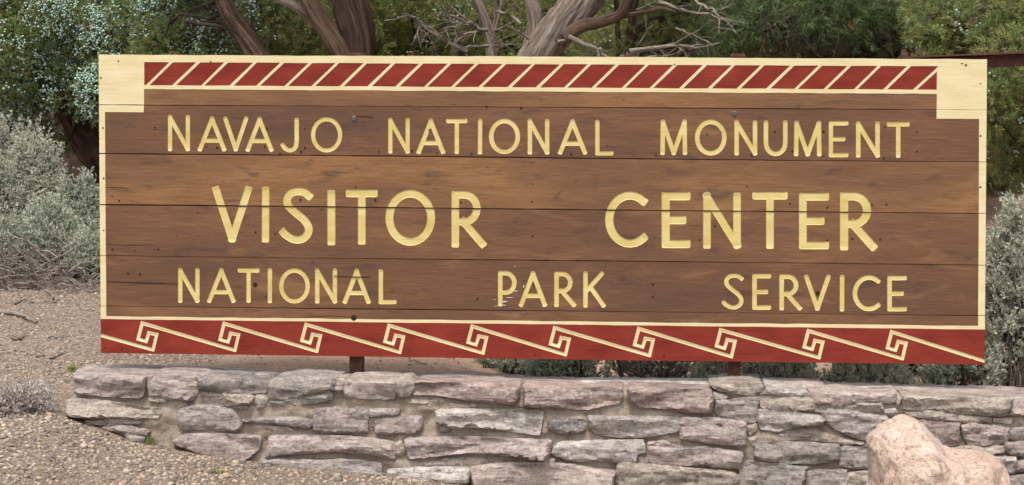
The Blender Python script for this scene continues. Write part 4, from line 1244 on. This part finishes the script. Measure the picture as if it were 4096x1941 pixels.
crown(t1, 'juniper', cl, rng, MAT_JUNIPER, np.concatenate([pa[30:], pb[10:]]), dens=40, size=.10, berries=4, tone=.42, name='upper_crown')

# --- second juniper, slanting reddish trunk left of centre
rng = np.random.default_rng(12)
Y = 3.9
t2 = empty('juniper_tree', foot(D(720, 400, Y)), 'juniper with a slanting shaggy brown trunk rising left of the two dark stems', 'tree', TG)
W1 = Wood()
pa = trunk_path([(700, 240), (662, 165), (620, 100), (583, 48), (560, 0), (530, -120), (520, -300)], Y, 40, .2)
W1.tube(pa, np.interp(np.linspace(0, 1, 40), [0, .3, .6, 1], [pxw(80, Y), pxw(74, Y), pxw(50, Y), pxw(14, Y)]), 32, ridge=.28, twist=1.0, lobes=6, seed=13)
W1.build('trunk', MAT_BARK_BROWN, t2)
cl = box_clumps(rng, 380, 560, -10, 130, 4.4, 4.9, 14, .10, .16) + box_clumps(rng, 600, 700, -30, 40, 3.9, 4.5, 6, .08, .12)
crown(t2, 'juniper', cl, rng, MAT_JUNIPER, pa[16:], dens=150, size=.058, berries=60, tone=.45)
cl = box_clumps(rng, 380, 800, -520, -200, 3.9, 4.8, 18, .16, .25)
crown(t2, 'juniper', cl, rng, MAT_JUNIPER, pa[24:], dens=40, size=.10, tone=.45, name='upper_crown')

# --- dark forked trunk at the centre left
rng = np.random.default_rng(13)
Y = 3.0
t3 = empty('juniper_tree', foot(D(905, 400, Y)), 'juniper with a thick dark upright trunk and two limbs fanning to the left', 'tree', TG)
W1 = Wood()
pa = trunk_path([(900, 330), (899, 200), (903, 130), (897, 70), (876, 0), (850, -120), (860, -330)], Y, 50)
W1.tube(pa, np.interp(np.linspace(0, 1, 50), [0, .25, .5, .65, 1], [pxw(120, Y), pxw(98, Y), pxw(86, Y), pxw(88, Y), pxw(30, Y)]), 48, ridge=.24, twist=.4, lobes=7, seed=23)
W1.build('trunk', MAT_BARK_DARK, t3)
W2 = Wood()
pb = trunk_path([(880, 190), (858, 135), (820, 70), (788, 20), (770, -20), (740, -120), (700, -300)], Y - .05, 30, ground=False)
W2.tube(pb, np.interp(np.linspace(0, 1, 30), [0, .3, 1], [pxw(54, Y), pxw(50, Y), pxw(18, Y)]), 30, ridge=.18, twist=.5, seed=27)
W2.build('limb', MAT_BARK_BROWN, t3)
W2 = Wood()
pc = trunk_path([(850, 130), (820, 84), (775, 40), (730, 10), (690, -12), (600, -80)], Y + .05, 26, ground=False)
W2.tube(pc, np.linspace(pxw(27, Y), pxw(18, Y), 26), 12, ridge=.15, seed=29)
W2.build('limb', MAT_BARK_PALE, t3)
cl = box_clumps(rng, 620, 1180, -560, -210, 3.0, 4.2, 24, .16, .25)
crown(t3, 'juniper', cl, rng, MAT_JUNIPER, np.concatenate([pa[36:], pb[18:]]), dens=40, size=.10, tone=.45, name='crown')

# --- gnarled, half dead stem with pale dead branches
rng = np.random.default_rng(14)
Y = 3.2
t4 = empty('juniper_tree', foot(D(1240, 400, Y)), 'half dead juniper stem with bare pale branches reaching left, between the two thick trunks', 'tree', TG)
W1 = Wood()
pa = trunk_path([(1235, 320), (1236, 200), (1236, 128), (1232, 95), (1222, 60), (1208, 20), (1192, -20), (1180, -160), (1200, -300)], Y, 46)
W1.tube(pa, np.interp(np.linspace(0, 1, 46), [0, .3, .45, .55, .7, 1], [pxw(70, Y), pxw(52, Y), pxw(44, Y), pxw(32, Y), pxw(24, Y), pxw(10, Y)]), 32, ridge=.32, twist=1.5, lobes=6, seed=33)
pb = trunk_path([(1236, 200), (1150, 150), (1141, 125), (1148, 105), (1163, 93), (1178, 88)], Y - .1, 16, ground=False)
W1.tube(pb, np.linspace(pxw(20, Y), pxw(9, Y), 16), 10, ridge=.2, seed=35)
W1.tube(spline(px_path([(1234, 110), (1250, 60), (1262, 10), (1268, -40)], Y), 10), np.linspace(.012, .008, 10), 6, ridge=.1)
W1.tube(spline(px_path([(1234, 100), (1246, 40), (1244, -20)], Y), 10), np.linspace(.010, .007, 10), 6, ridge=.1)
W1.build('trunk', MAT_BARK_PALE, t4)
W2 = Wood()
for a, b, r_ in (((1225, 76), (1130, 38), .011), ((1200, 66), (1118, 52), .007), ((1226, 74), (1130, 84), .007), ((1135, 42), (1108, 12), .006), ((1175, 58), (1118, 70), .005), ((1175, 128), (1050, 55), .013), ((1060, 60), (1022, 36), .008), ((1058, 68), (1045, 100), .005), ((1085, 110), (1105, 92), .004), ((1240, 80), (1290, 55), .006), ((1250, 30), (1300, 5), .006), ((1140, 130), (1300, 108), .007), ((1290, 130), (1240, 95), .006)):
    dead_branch(W2, D(*a, Y - .12), D(*b, Y - rng.uniform(.15, .45)), r_ * 1.1, rng, 7, 0, .02, .5)
W2.build('dead_branches', MAT_TWIG, t4)['kind'] = 'stuff'
cl = box_clumps(rng, 1060, 1350, -440, -190, 3.1, 4.0, 10, .15, .22)
crown(t4, 'juniper', cl, rng, MAT_JUNIPER, pa[34:], dens=40, size=.10, tone=.5)

# --- big pale leaning trunk at the centre
rng = np.random.default_rng(15)
Y = 2.7
t5 = empty('juniper_tree', foot(D(1250, 420, Y)), 'juniper with a massive pale twisted trunk leaning right behind the middle of the sign', 'tree', TG)
W1 = Wood()
pa = trunk_path([(1262, 300), (1310, 200), (1352, 140), (1395, 85), (1436, 38), (1474, -5), (1540, -110), (1590, -260)], Y, 54, -.05)
W1.tube(pa, np.interp(np.linspace(0, 1, 54), [0, .25, .5, .75, 1], [pxw(130, Y), pxw(112, Y), pxw(88, Y), pxw(80, Y), pxw(26, Y)]), 52, ridge=.28, twist=2.2, lobes=8, seed=43)
W1.build('trunk', MAT_BARK_PALE, t5)
W2 = Wood()
pb = trunk_path([(1325, 150), (1338, 100), (1346, 60), (1340, 20), (1330, -20), (1320, -160)], Y + .04, 26, ground=False)
W2.tube(pb, np.linspace(pxw(44, Y), pxw(22, Y), 26), 14, ridge=.25, twist=2, seed=45)
W2.build('limb', MAT_BARK_PALE, t5)
W2 = Wood()
pc = trunk_path([(1420, 95), (1463, 66), (1500, 58), (1535, 48), (1562, 34), (1576, 5), (1580, -40), (1600, -200)], Y - .12, 30, ground=False)
W2.tube(pc, np.interp(np.linspace(0, 1, 30), [0, .3, .6, 1], [pxw(34, Y), pxw(26, Y), pxw(20, Y), pxw(9, Y)]), 12, ridge=.2, seed=47)
pd = trunk_path([(1525, 50), (1580, 38), (1625, 30), (1660, 20), (1700, 30)], Y - .1, 18, ground=False)
W2.tube(pd, np.linspace(pxw(18, Y), pxw(5, Y), 18), 9, ridge=.2, seed=48)
W2.build('limb', MAT_BARK_BROWN, t5)
W3 = Wood()
for a, b, r_ in (((1655, 5), (1860, 60), .010), ((1600, 25), (1660, -5), .006), ((1580, 130), (1810, 108), .014), ((1430, 92), (1540, 152), .012), ((1400, 105), (1470, 110), .009), ((1740, -10), (1820, 50), .009), ((1700, 70), (1790, 112), .005), ((1560, 142), (1700, 135), .007), ((1690, 110), (1730, 145), .006), ((1310, 60), (1288, 40), .007), ((1330, 100), (1288, 70), .006), ((1640, 60), (1585, 150), .004), ((1800, 70), (1850, 80), .004), ((1790, 30), (1850, 10), .005)):
    dead_branch(W3, D(*a, Y + rng.uniform(-.3, .1)), D(*b, Y + rng.uniform(-.4, .1)), r_, rng, 7, 0, .02, .45)
W3.build('dead_branches', MAT_TWIG, t5)['kind'] = 'stuff'
cl = box_clumps(rng, 1300, 1800, -560, -210, 2.7, 3.8, 22, .16, .25)
crown(t5, 'juniper', cl, rng, MAT_JUNIPER, np.concatenate([pa[42:], pb[18:], pc[18:]]), dens=40, size=.10, tone=.5)

# --- thin double stem right of it
rng = np.random.default_rng(16)
Y = 3.7
t6 = empty('juniper_tree', foot(D(1570, 400, Y)), 'slim double-stemmed juniper just right of the massive leaning trunk', 'tree', TG)
W1 = Wood()
pa = trunk_path([(1572, 320), (1578, 200), (1583, 130), (1586, 80), (1592, 30), (1600, -20), (1610, -240)], Y, 36)
W1.tube(pa, np.interp(np.linspace(0, 1, 36), [0, .5, 1], [pxw(34, Y), pxw(25, Y), pxw(10, Y)]), 12, ridge=.3, twist=1, seed=53)
pb = trunk_path([(1560, 320), (1556, 200), (1556, 130), (1553, 60), (1550, 0), (1540, -200)], Y + .05, 30)
W1.tube(pb, np.linspace(pxw(22, Y), pxw(9, Y), 30), 10, ridge=.25, seed=55)
W1.build('trunk', MAT_BARK_BROWN, t6)
cl = box_clumps(rng, 1600, 1900, 10, 130, 3.5, 4.4, 22, .08, .13)
crown(t6, 'juniper', cl, rng, MAT_JUNIPER, np.concatenate([pa[14:], pb[14:]]), dens=110, size=.055, tone=.6)
cl = box_clumps(rng, 1450, 1800, -440, -200, 3.6, 4.6, 12, .16, .24)
crown(t6, 'juniper', cl, rng, MAT_JUNIPER, np.concatenate([pa[26:], pb[20:]]), dens=40, size=.10, tone=.5, name='upper_crown')

# --- shady pinyon pine at the right
rng = np.random.default_rng(17)
Y = 3.4
t7 = empty('pinyon_pine', foot(D(2257, 400, Y)), 'dark shady pinyon pine with drooping bare twigs behind the right end of the sign', 'tree')
W1 = Wood()
pa = trunk_path([(2258, 300), (2256, 180), (2257, 110), (2254, 50), (2258, -20), (2250, -260), (2230, -520)], Y, 40)
W1.tube(pa, np.linspace(pxw(26, Y), pxw(12, Y), 40), 12, ridge=.15, seed=63)
for a, b, r_ in (((2250, -60), (1925, 80), .022), ((2250, -30), (2010, 40), .012), ((2255, -120), (1700, -30), .02), ((2250, 60), (2120, 20), .009), ((2258, -90), (2460, 10), .016)):
    W1.tube(crooked(D(*a, Y), D(*b, Y - rng.uniform(.3, .9)), 14, .015, rng, .03), np.linspace(r_, r_ * .4, 14), 8, ridge=.15, seed=rng.random() * 9)
W1.build('trunk', MAT_BARK_DARK, t7)
W3 = Wood()
for i in range(58):
    x = rng.uniform(1900, 2320); y = rng.uniform(-30, 70)
    a = D(x, y, Y - rng.uniform(-.2, 1.0)); b = a + np.array([rng.normal(0, .08), rng.normal(0, .08), -rng.uniform(.10, .34)])
    dead_branch(W3, a, b, rng.uniform(.003, .007), rng, 4, 0, .04, .5)
W3.build('dead_branches', MAT_TWIG_DARK, t7)['kind'] = 'stuff'
cl = box_clumps(rng, 1820, 2330, -40, 75, 2.6, 4.4, 60, .09, .15) + box_clumps(rng, 1800, 2060, 50, 140, 2.9, 4.4, 22, .08, .13) + box_clumps(rng, 2040, 2350, 60, 150, 3.6, 4.6, 26, .08, .13)
crown(t7, 'pinyon', cl, rng, MAT_PINYON, pa[16:], dens=90, size=.075, tone=.3)
cl = box_clumps(rng, 1700, 2500, -620, -240, 3.0, 5.0, 40, .18, .28)
crown(t7, 'pinyon', cl, rng, MAT_PINYON, pa[26:], dens=60, size=.12, tone=.4, name='upper_crown')

# --- juniper with scattered berries at the right edge
rng = np.random.default_rng(18)
Y = 2.4
t8 = empty('juniper_tree', foot(D(2600, 400, Y)), 'bright green juniper with a few pale berries at the right edge above the brace bar', 'tree', TG)
W1 = Wood()
pa = trunk_path([(2600, 330), (2570, 220), (2560, 120), (2580, 0), (2600, -200), (2590, -420)], Y, 36, .1)
W1.tube(pa, np.linspace(pxw(60, Y), pxw(16, Y), 36), 14, ridge=.25, twist=1, seed=73)
pb = trunk_path([(2590, 330), (2440, 230), (2385, 150), (2350, 90), (2300, 50)], Y + .25, 24, ground=False)
W1.tube(pb, np.linspace(.035, .012, 24), 10, ridge=.2, seed=75)
pc = trunk_path([(2580, 300), (2400, 200), (2325, 120), (2318, 60), (2300, 10)], Y + .4, 24, ground=False)
W1.tube(pc, np.linspace(.03, .012, 24), 10, ridge=.2, seed=76)
W1.build('trunk', MAT_BARK_DARK, t8)
W3 = Wood()
for a, b, r_ in (((2560, 60), (2470, 25), .008), ((2550, 90), (2480, 70), .007), ((2576, 130), (2490, 110), .006), ((2560, 330), (2500, 390), .006), ((2570, 390), (2500, 440), .006)):
    dead_branch(W3, D(*a, Y), D(*b, Y - .25), r_, rng, 5, 0, .03, .5)
W3.build('dead_branches', MAT_TWIG, t8)['kind'] = 'stuff'
cl = box_clumps(rng, 2310, 2640, -30, 120, 1.9, 2.9, 46, .08, .14) + box_clumps(rng, 2480, 2680, 100, 330, 1.7, 2.7, 36, .08, .13) + box_clumps(rng, 2490, 2660, 320, 470, 2.1, 2.9, 16, .07, .12)
crown(t8, 'juniper', cl, rng, MAT_JUNIPER, np.concatenate([pa[10:], pb[8:]]), dens=130, size=.05, berries=4, tone=.62, spread=.2, brr=.0075)
cl = box_clumps(rng, 2300, 3000, -460, -180, 2.2, 3.2, 24, .15, .24) + box_clumps(rng, 2650, 3000, 0, 420, 1.7, 3.0, 30, .15, .25)
crown(t8, 'juniper', cl, rng, MAT_JUNIPER, pa[18:], dens=45, size=.09, tone=.55, name='upper_crown')

# --- the row of trees further up the slope fills what shows between the trunks
BG = [
 (-980, 6.6, 'juniper well outside the left edge of the picture', .5),
 (-520, 6.2, 'juniper just outside the left edge of the picture', .5),
 (-60, 6.8, 'thick dark juniper deepest in the shade beyond the leaning left trunk', .35),
 (420, 6.4, 'background juniper seen above the upper left corner of the sign', .45),
 (720, 6.0, 'green juniper seen through the fork left of the thick dark trunk', .55),
 (1080, 6.2, 'bushy background juniper between the thick dark trunk and the half dead stem', .60),
 (1420, 6.8, 'background juniper hidden behind the massive pale trunk', .52),
 (1700, 6.0, 'background juniper behind the tangle of bare branches right of centre', .58),
 (2020, 6.6, 'background juniper shaded by the pinyon pine', .50),
 (2340, 5.4, 'background juniper glimpsed under the pinyon near the brace bar', .60),
 (2680, 6.2, 'background juniper beyond the right edge juniper', .45)]
for i, (x, Y, lab, tone) in enumerate(BG):
    rng = np.random.default_rng(200 + i)
    f0 = foot(D(x, 300, Y))
    t = empty('juniper_tree', f0, lab, 'tree', 'junipers further up the slope')
    top = f0 + np.array([rng.normal(0, .2), rng.normal(0, .2), 2.9])
    pa = crooked(f0, top, 24, .012, rng)
    W1 = Wood(); W1.tube(pa, np.linspace(.10, .02, 24), 10, ridge=.2, seed=i)
    W1.build('trunk', MAT_BARK_BROWN, t)
    cl = box_clumps(rng, x - 240, x + 240, -30, 170, Y - .7, Y + .7, 46, .12, .19)
    cl += box_clumps(rng, x - 220, x + 220, 150, 480, Y - .5, Y + .7, 24, .14, .22)
    crown(t, 'juniper', cl, rng, MAT_JUNIPER, pa[6:], dens=110, size=.062, berries=6, tone=tone + .12, brr=.006)
    cl = box_clumps(rng, x - 260, x + 260, -420, -200, Y + .1, Y + .8, 14, .18, .26)
    crown(t, 'juniper', cl, rng, MAT_JUNIPER, pa[12:], dens=40, size=.12, tone=tone, name='upper_crown')
# ------------------------------------------------------------------ sagebrush, sticks, tufts
def sagebrush(x, y_base, Y, wpx, hpx, label, seed, n=70, tone=.55, size=.027, dead=10, pale=False, twig=True, dens=46, t0=.70, spreadl=.018):
    rng = np.random.default_rng(seed)
    c = D(x, y_base, Y); base = np.array([c[0], Y, float(ground_z(c[0], Y)) - .01])
    top = D(x, y_base - hpx, Y)[2]
    hw_ = pxw(wpx, Y)
    s = empty('sagebrush', base, label, 'shrub', 'sagebrush around the sign')
    W_ = Wood(); pos, dirs = [], []
    H = top - base[2]
    for i in range(n):
        a = rng.uniform(0, 2 * math.pi); r_ = math.sqrt(rng.random())
        tip = base + np.array([math.cos(a) * r_ * hw_, math.sin(a) * r_ * hw_ * .8, H * (1 - .55 * r_ * r_) * rng.uniform(.45, 1.02)])
        st = base + np.array([rng.normal(0, .03), rng.normal(0, .03), 0])
        mid = st + (tip - st) * .5 + np.array([math.cos(a) * hw_ * .25, math.sin(a) * hw_ * .2, -.05 * H])
        p = spline([st, mid, tip], 8)
        p[1:-1] += rng.normal(0, .008, (6, 3))
        W_.tube(p, np.linspace(.007, .002, 8) * rng.uniform(.6, 1.3), 4)
        k = int(dens * rng.uniform(.6, 1.4))
        tt = rng.uniform(t0, 1.0, k)
        q_ = np.stack([np.interp(tt, np.linspace(0, 1, 8), p[:, j]) for j in range(3)], -1) + rng.normal(0, spreadl, (k, 3))
        pos.append(q_); dirs.append(unit(rng.normal(0, .5, (k, 3)) + np.array([math.cos(a) * .5, math.sin(a) * .5, 1.0])))
    for i in range(dead):
        a = rng.uniform(0, 2 * math.pi)
        st = base + np.array([rng.normal(0, hw_ * .3), rng.normal(0, .05), .02])
        e = st + np.array([math.cos(a) * hw_ * rng.uniform(.4, 1.1), math.sin(a) * hw_ * .7, H * rng.uniform(.02, .5)])
        dead_branch(W_, st, e, rng.uniform(.004, .009), rng, 5, 0, .05, .5)
    pos = np.concatenate(pos); dirs = np.concatenate(dirs)
    tn = np.clip(tone + rng.normal(0, .2, len(pos)), 0, .92); tn[rng.random(len(tn)) < .03] = 1.0
    v, f, t = grow('sage', pos, dirs, size * rng.uniform(.7, 1.3, len(pos)), rng, tn)
    build('leaves', v, f, MAT_SAGE, s, attrs={'tint': ('FLOAT', t)})
    W_.build('stems', MAT_TWIG if pale else MAT_TWIG_DARK, s)
    return s
sagebrush(30, 560, 4.6, 210, 310, 'tall pale sagebrush at the far left under the juniper', 301, 130, .75)
sagebrush(-50, 620, 4.0, 220, 290, 'sagebrush cut by the left edge of the picture', 302, 110, .65)
sagebrush(95, 560, 4.2, 170, 270, 'feathery sagebrush below the leaning juniper trunk', 303, 150, .75)
sagebrush(200, 610, 3.8, 140, 190, 'darker green sagebrush beside the left edge of the sign', 304, 110, .5)
sagebrush(120, 655, 3.3, 180, 170, 'low sagebrush behind the tangle of dead twigs', 305, 140, .6, pale=True, dead=16)
sagebrush(10, 660, 3.2, 150, 150, 'low grey sagebrush among the dead twigs at the left edge', 306, 120, .65, pale=True, dead=16)
sagebrush(230, 690, 3.0, 110, 130, 'small sagebrush at the left edge of the sign above the bare gravel', 307, 70, .55, dead=8)
sagebrush(330, 600, 4.2, 200, 220, 'sagebrush mostly hidden behind the left end of the sign', 308, 60, .5)
sagebrush(-330, 640, 4.2, 260, 280, 'sagebrush outside the left edge of the picture', 309, 90, .6)
sagebrush(-620, 660, 3.8, 260, 260, 'farthest sagebrush outside the left edge of the picture', 310, 90, .6)
# right side
sagebrush(2560, 960, 0.75, 270, 490, 'large silvery sagebrush filling the gap right of the sign', 311, 360, .85, size=.030, pale=True, dead=20, dens=36, t0=.86, spreadl=.014)
sagebrush(2430, 990, 0.62, 200, 170, 'low dark-stemmed sagebrush under the right end of the red border', 312, 60, .6, size=.028, dead=24, dens=30, t0=.7, spreadl=.016)
sagebrush(2190, 985, 0.40, 230, 130, 'dense sagebrush below the last fret of the red border', 313, 170, .9, size=.026, dead=8, dens=34, t0=.55, spreadl=.013)
sagebrush(1960, 975, 0.40, 210, 120, 'sagebrush just right of the right post', 314, 170, .9, size=.026, dead=8, dens=34, t0=.55, spreadl=.013)
sagebrush(1790, 965, 0.42, 110, 100, 'small sagebrush just left of the right post', 315, 70, .85, size=.025, dead=8, dens=32, t0=.55, spreadl=.013)
sagebrush(1660, 985, 0.75, 330, 420, 'mostly bare sagebrush with pale arching stems under the middle of the sign', 316, 60, .5, size=.028, dead=46, pale=True, dens=30, t0=.6)
sagebrush(1430, 975, 0.60, 210, 150, 'shaded sagebrush behind the sign left of the bare arching stems', 319, 70, .45, size=.028, dead=16, dens=30)
sagebrush(1290, 950, 0.85, 190, 110, 'grey green sagebrush under the sign between stump and bare stems', 317, 90, .55, size=.026, dead=14, dens=30, t0=.6, spreadl=.018)
sagebrush(2300, 985, 1.3, 400, 420, 'tall sagebrush hidden behind the right half of the sign', 320, 110, .6, size=.034, dead=16, dens=34, t0=.3)
sagebrush(2750, 960, 0.9, 260, 420, 'sagebrush beyond the right edge of the picture', 318, 120, .6, size=.036)

# tangle of dead twigs at the foot of the left sagebrush
rng = np.random.default_rng(400)
W_ = Wood()
for i in range(150):
    x = rng.uniform(-40, 250); Yd = rng.uniform(2.55, 3.05)
    a = D(x, 700, Yd); a[2] = float(ground_z(a[0], a[1])) + rng.uniform(.01, .16) * rng.random()
    an = rng.uniform(0, 2 * math.pi); L = rng.uniform(.12, .42)
    b = a + np.array([math.cos(an) * L, math.sin(an) * L * .3, rng.uniform(-.04, .16)]); b[2] = max(b[2], float(ground_z(b[0], b[1])) + .008)
    dead_branch(W_, a, b, rng.uniform(.0030, .0075), rng, 4, 0, .07, .45)
dt = W_.build('dead_twigs', MAT_TWIG)
tag(dt, 'tangle of grey dead twigs at the foot of the left sagebrush', 'twigs', kind='stuff')

def stick(pts, r0, r1, label, mat=MAT_TWIG, n=12, branch=0, seed=0, lift=.006):
    rng = np.random.default_rng(seed)
    p = []
    for x, y, Yd in pts:
        q_ = D(x, y, Yd); q_[2] = float(ground_z(q_[0], q_[1])) + lift; p.append(q_)
    W_ = Wood(); p = spline(p, n)
    p += rng.normal(0, .003, p.shape)
    W_.tube(p, np.linspace(r0, r1, n), 7, ridge=.15, seed=seed)
    o = W_.build('stick', mat)
    return tag(o, label, 'stick', 'sticks lying on the gravel')
def on_ground(x, y):
    """depth at which the view point (x, y) meets the ground"""
    d0 = D(x, y, -3.0); d1 = D(x, y, 6.0)
    for k in range(400):
        t = k / 400; p = d0 + (d1 - d0) * t
        if p[2] <= float(ground_z(p[0], p[1])): return p[1]
    return 3.0
def gstick(pts, *a, **k):
    stick([(x, y, on_ground(x, y)) for x, y in pts], *a, **k)
gstick([(-10, 792), (50, 798), (90, 818)], .012, .005, 'thick pale stick lying on the gravel at the left edge', seed=1, lift=.012)
gstick([(40, 770), (62, 758), (82, 766)], .007, .004, 'short brown bent stick lying above the thick pale one', MAT_BARK_PALE, seed=2)
gstick([(110, 762), (130, 764), (150, 760)], .006, .003, 'thin brown twig on the gravel near the sign edge', MAT_BARK_PALE, seed=3)
gstick([(30, 858), (48, 856), (62, 848)], .006, .003, 'small brown curved stick below the thick pale stick', MAT_BARK_PALE, seed=4)
gstick([(38, 886), (62, 890)], .005, .004, 'short straight pale twig left of the wall end', seed=5)
gstick([(68, 892), (90, 902), (112, 898)], .005, .003, 'slim crooked pale twig left of the wall end', seed=6)
gstick([(-5, 906), (20, 912), (32, 915)], .006, .004, 'brown straight stick at the left edge beside the dead cushion plant', MAT_BARK_PALE, seed=7)
gstick([(125, 852), (150, 854), (175, 852)], .004, .003, 'thin pale twig touching the lower left corner of the sign', seed=8)
gstick([(115, 735), (130, 748), (136, 758)], .008, .004, 'pale broken stick just in front of the dead twigs', seed=9, lift=.008)
gstick([(130, 905), (145, 898), (160, 894)], .006, .003, 'weathered twig beside the green tuft at the wall corner', seed=10)

# stump and leaning pole seen through the gap under the sign
rng = np.random.default_rng(420)
p = D(1097, 912, 1.3)
W_ = Wood()
b0 = np.array([p[0], 1.3, float(ground_z(p[0], 1.3)) - .03])
W_.tube(np.array([b0, b0 + (0.005, 0, .06), b0 + (.015, 0, .12), b0 + (.02, 0, .17), b0 + (.02, 0, .172)]), [.062, .050, .043, .042, .002], 14, ridge=.2, seed=4)
o = W_.build('tree_stump', MAT_BARK_BROWN); tag(o, 'short cut stump seen under the sign just right of the left post', 'stump')
a = D(1125, 902, 1.2); b = D(1178, 930, 1.0)
b[2] = float(ground_z(b[0], b[1])) + .012
W_ = Wood(); W_.tube(crooked(a, b, 8, .01, rng), np.linspace(.013, .009, 8), 7, ridge=.15)
o = W_.build('stick', MAT_BARK_PALE); tag(o, 'stick leaning beside the stump under the sign', 'stick', 'sticks lying on the gravel')
W_ = Wood()
for i in range(46):
    x = rng.uniform(940, 1330); Yd = rng.uniform(.5, 1.8)
    q_ = D(x, 925, Yd); q_[2] = float(ground_z(q_[0], Yd)) + .006
    an = rng.uniform(0, 6.28); L = rng.uniform(.05, .22)
    e = q_ + np.array([math.cos(an) * L, math.sin(an) * L, rng.uniform(0, .025)])
    dead_branch(W_, q_, e, rng.uniform(.002, .005), rng, 3, 0, .06, .5)
o = W_.build('dead_twigs', MAT_TWIG); tag(o, 'scattered dead twigs on the red soil under the sign', 'twigs', kind='stuff')

# grey dead cushion plant on the gravel at the left edge
rng = np.random.default_rng(430)
Yd = on_ground(50, 1040)
c = D(45, 1035, Yd); c[2] = float(ground_z(c[0], Yd))
dc = empty('dead_cushion_plant', c, 'low grey dead cushion plant on the gravel at the left edge', 'plant')
n = 1500
d_ = unit(rng.normal(size=(n, 3))); d_[:, 2] = np.abs(d_[:, 2])
q_ = c + d_ * np.array([.115, .10, .10]) * rng.uniform(.4, 1, (n, 1)) * (1 + .35 * np.sin(d_[:, :1] * 7 + d_[:, 2:] * 5))
v, f, t = grow('sage', q_, unit(d_ + rng.normal(0, .5, (n, 3))), .022 * rng.uniform(.6, 1.3, n), rng, np.clip(rng.normal(.75, .2, n), 0, 1))
MAT_DEAD = tinted_material('dead_grey_foliage', [(0.0, (0.16, 0.13, 0.11)), (0.6, (0.33, 0.28, 0.24)), (1.0, (0.46, 0.41, 0.37))], .9)
build('foliage', v, f, MAT_DEAD, dc, attrs={'tint': ('FLOAT', t)})
W_ = Wood()
for i in range(40):
    dd = unit(rng.normal(size=3)); dd[2] = abs(dd[2]) * .7
    W_.tube(crooked(c, c + dd * .12, 5, .05, rng), np.linspace(.005, .002, 5), 4)
W_.build('stems', MAT_TWIG, dc)

def tuft(x, y, h, label, seed, n=40, Yd=None):
    rng = np.random.default_rng(seed)
    Yd = on_ground(x, y) if Yd is None else Yd
    c = D(x, y, Yd); c[2] = float(ground_z(c[0], Yd)) + .002
    V, T = [], []
    for i in range(n):
        a = rng.uniform(0, 6.28); lean = rng.uniform(.1, .8); L = h * rng.uniform(.5, 1.1)
        b = c + np.array([rng.normal(0, h * .22), rng.normal(0, h * .15), 0]); w_ = .0016
        d1 = np.array([math.cos(a) * lean, math.sin(a) * lean, 1.0]); d1 /= np.linalg.norm(d1)
        sd_ = np.array([math.cos(a + 1.57), math.sin(a + 1.57), 0]) * w_
        m = b + d1 * L * .55; e = m + (d1 + np.array([math.cos(a) * .4, math.sin(a) * .4, -.25])) * L * .45
        V += [b - sd_, b + sd_, m + sd_ * .8, m - sd_ * .8, e]
        T += [rng.random()] * 5
    F = []
    for i in range(n):
        s = i * 5; F += [(s, s + 1, s + 2, s + 3), (s + 3, s + 2, s + 4)]
    o = build('grass_tuft', V, F, MAT_GRASS, attrs={'tint': ('FLOAT', T)})
    tag(o, label, 'grass', 'grass tufts in the gravel')
tuft(377, 1118, .042, 'bright green grass tuft at the foot of the wall', 1, 34)
tuft(183, 936, .034, 'yellow green tuft at the upper left corner of the wall', 2, 60)
tuft(560, 1200, .035, 'sparse green tuft in the gravel near the bottom edge', 3, 16)
tuft(538, 1190, .028, 'tiny green tuft left of the sparse one near the bottom edge', 4, 10)
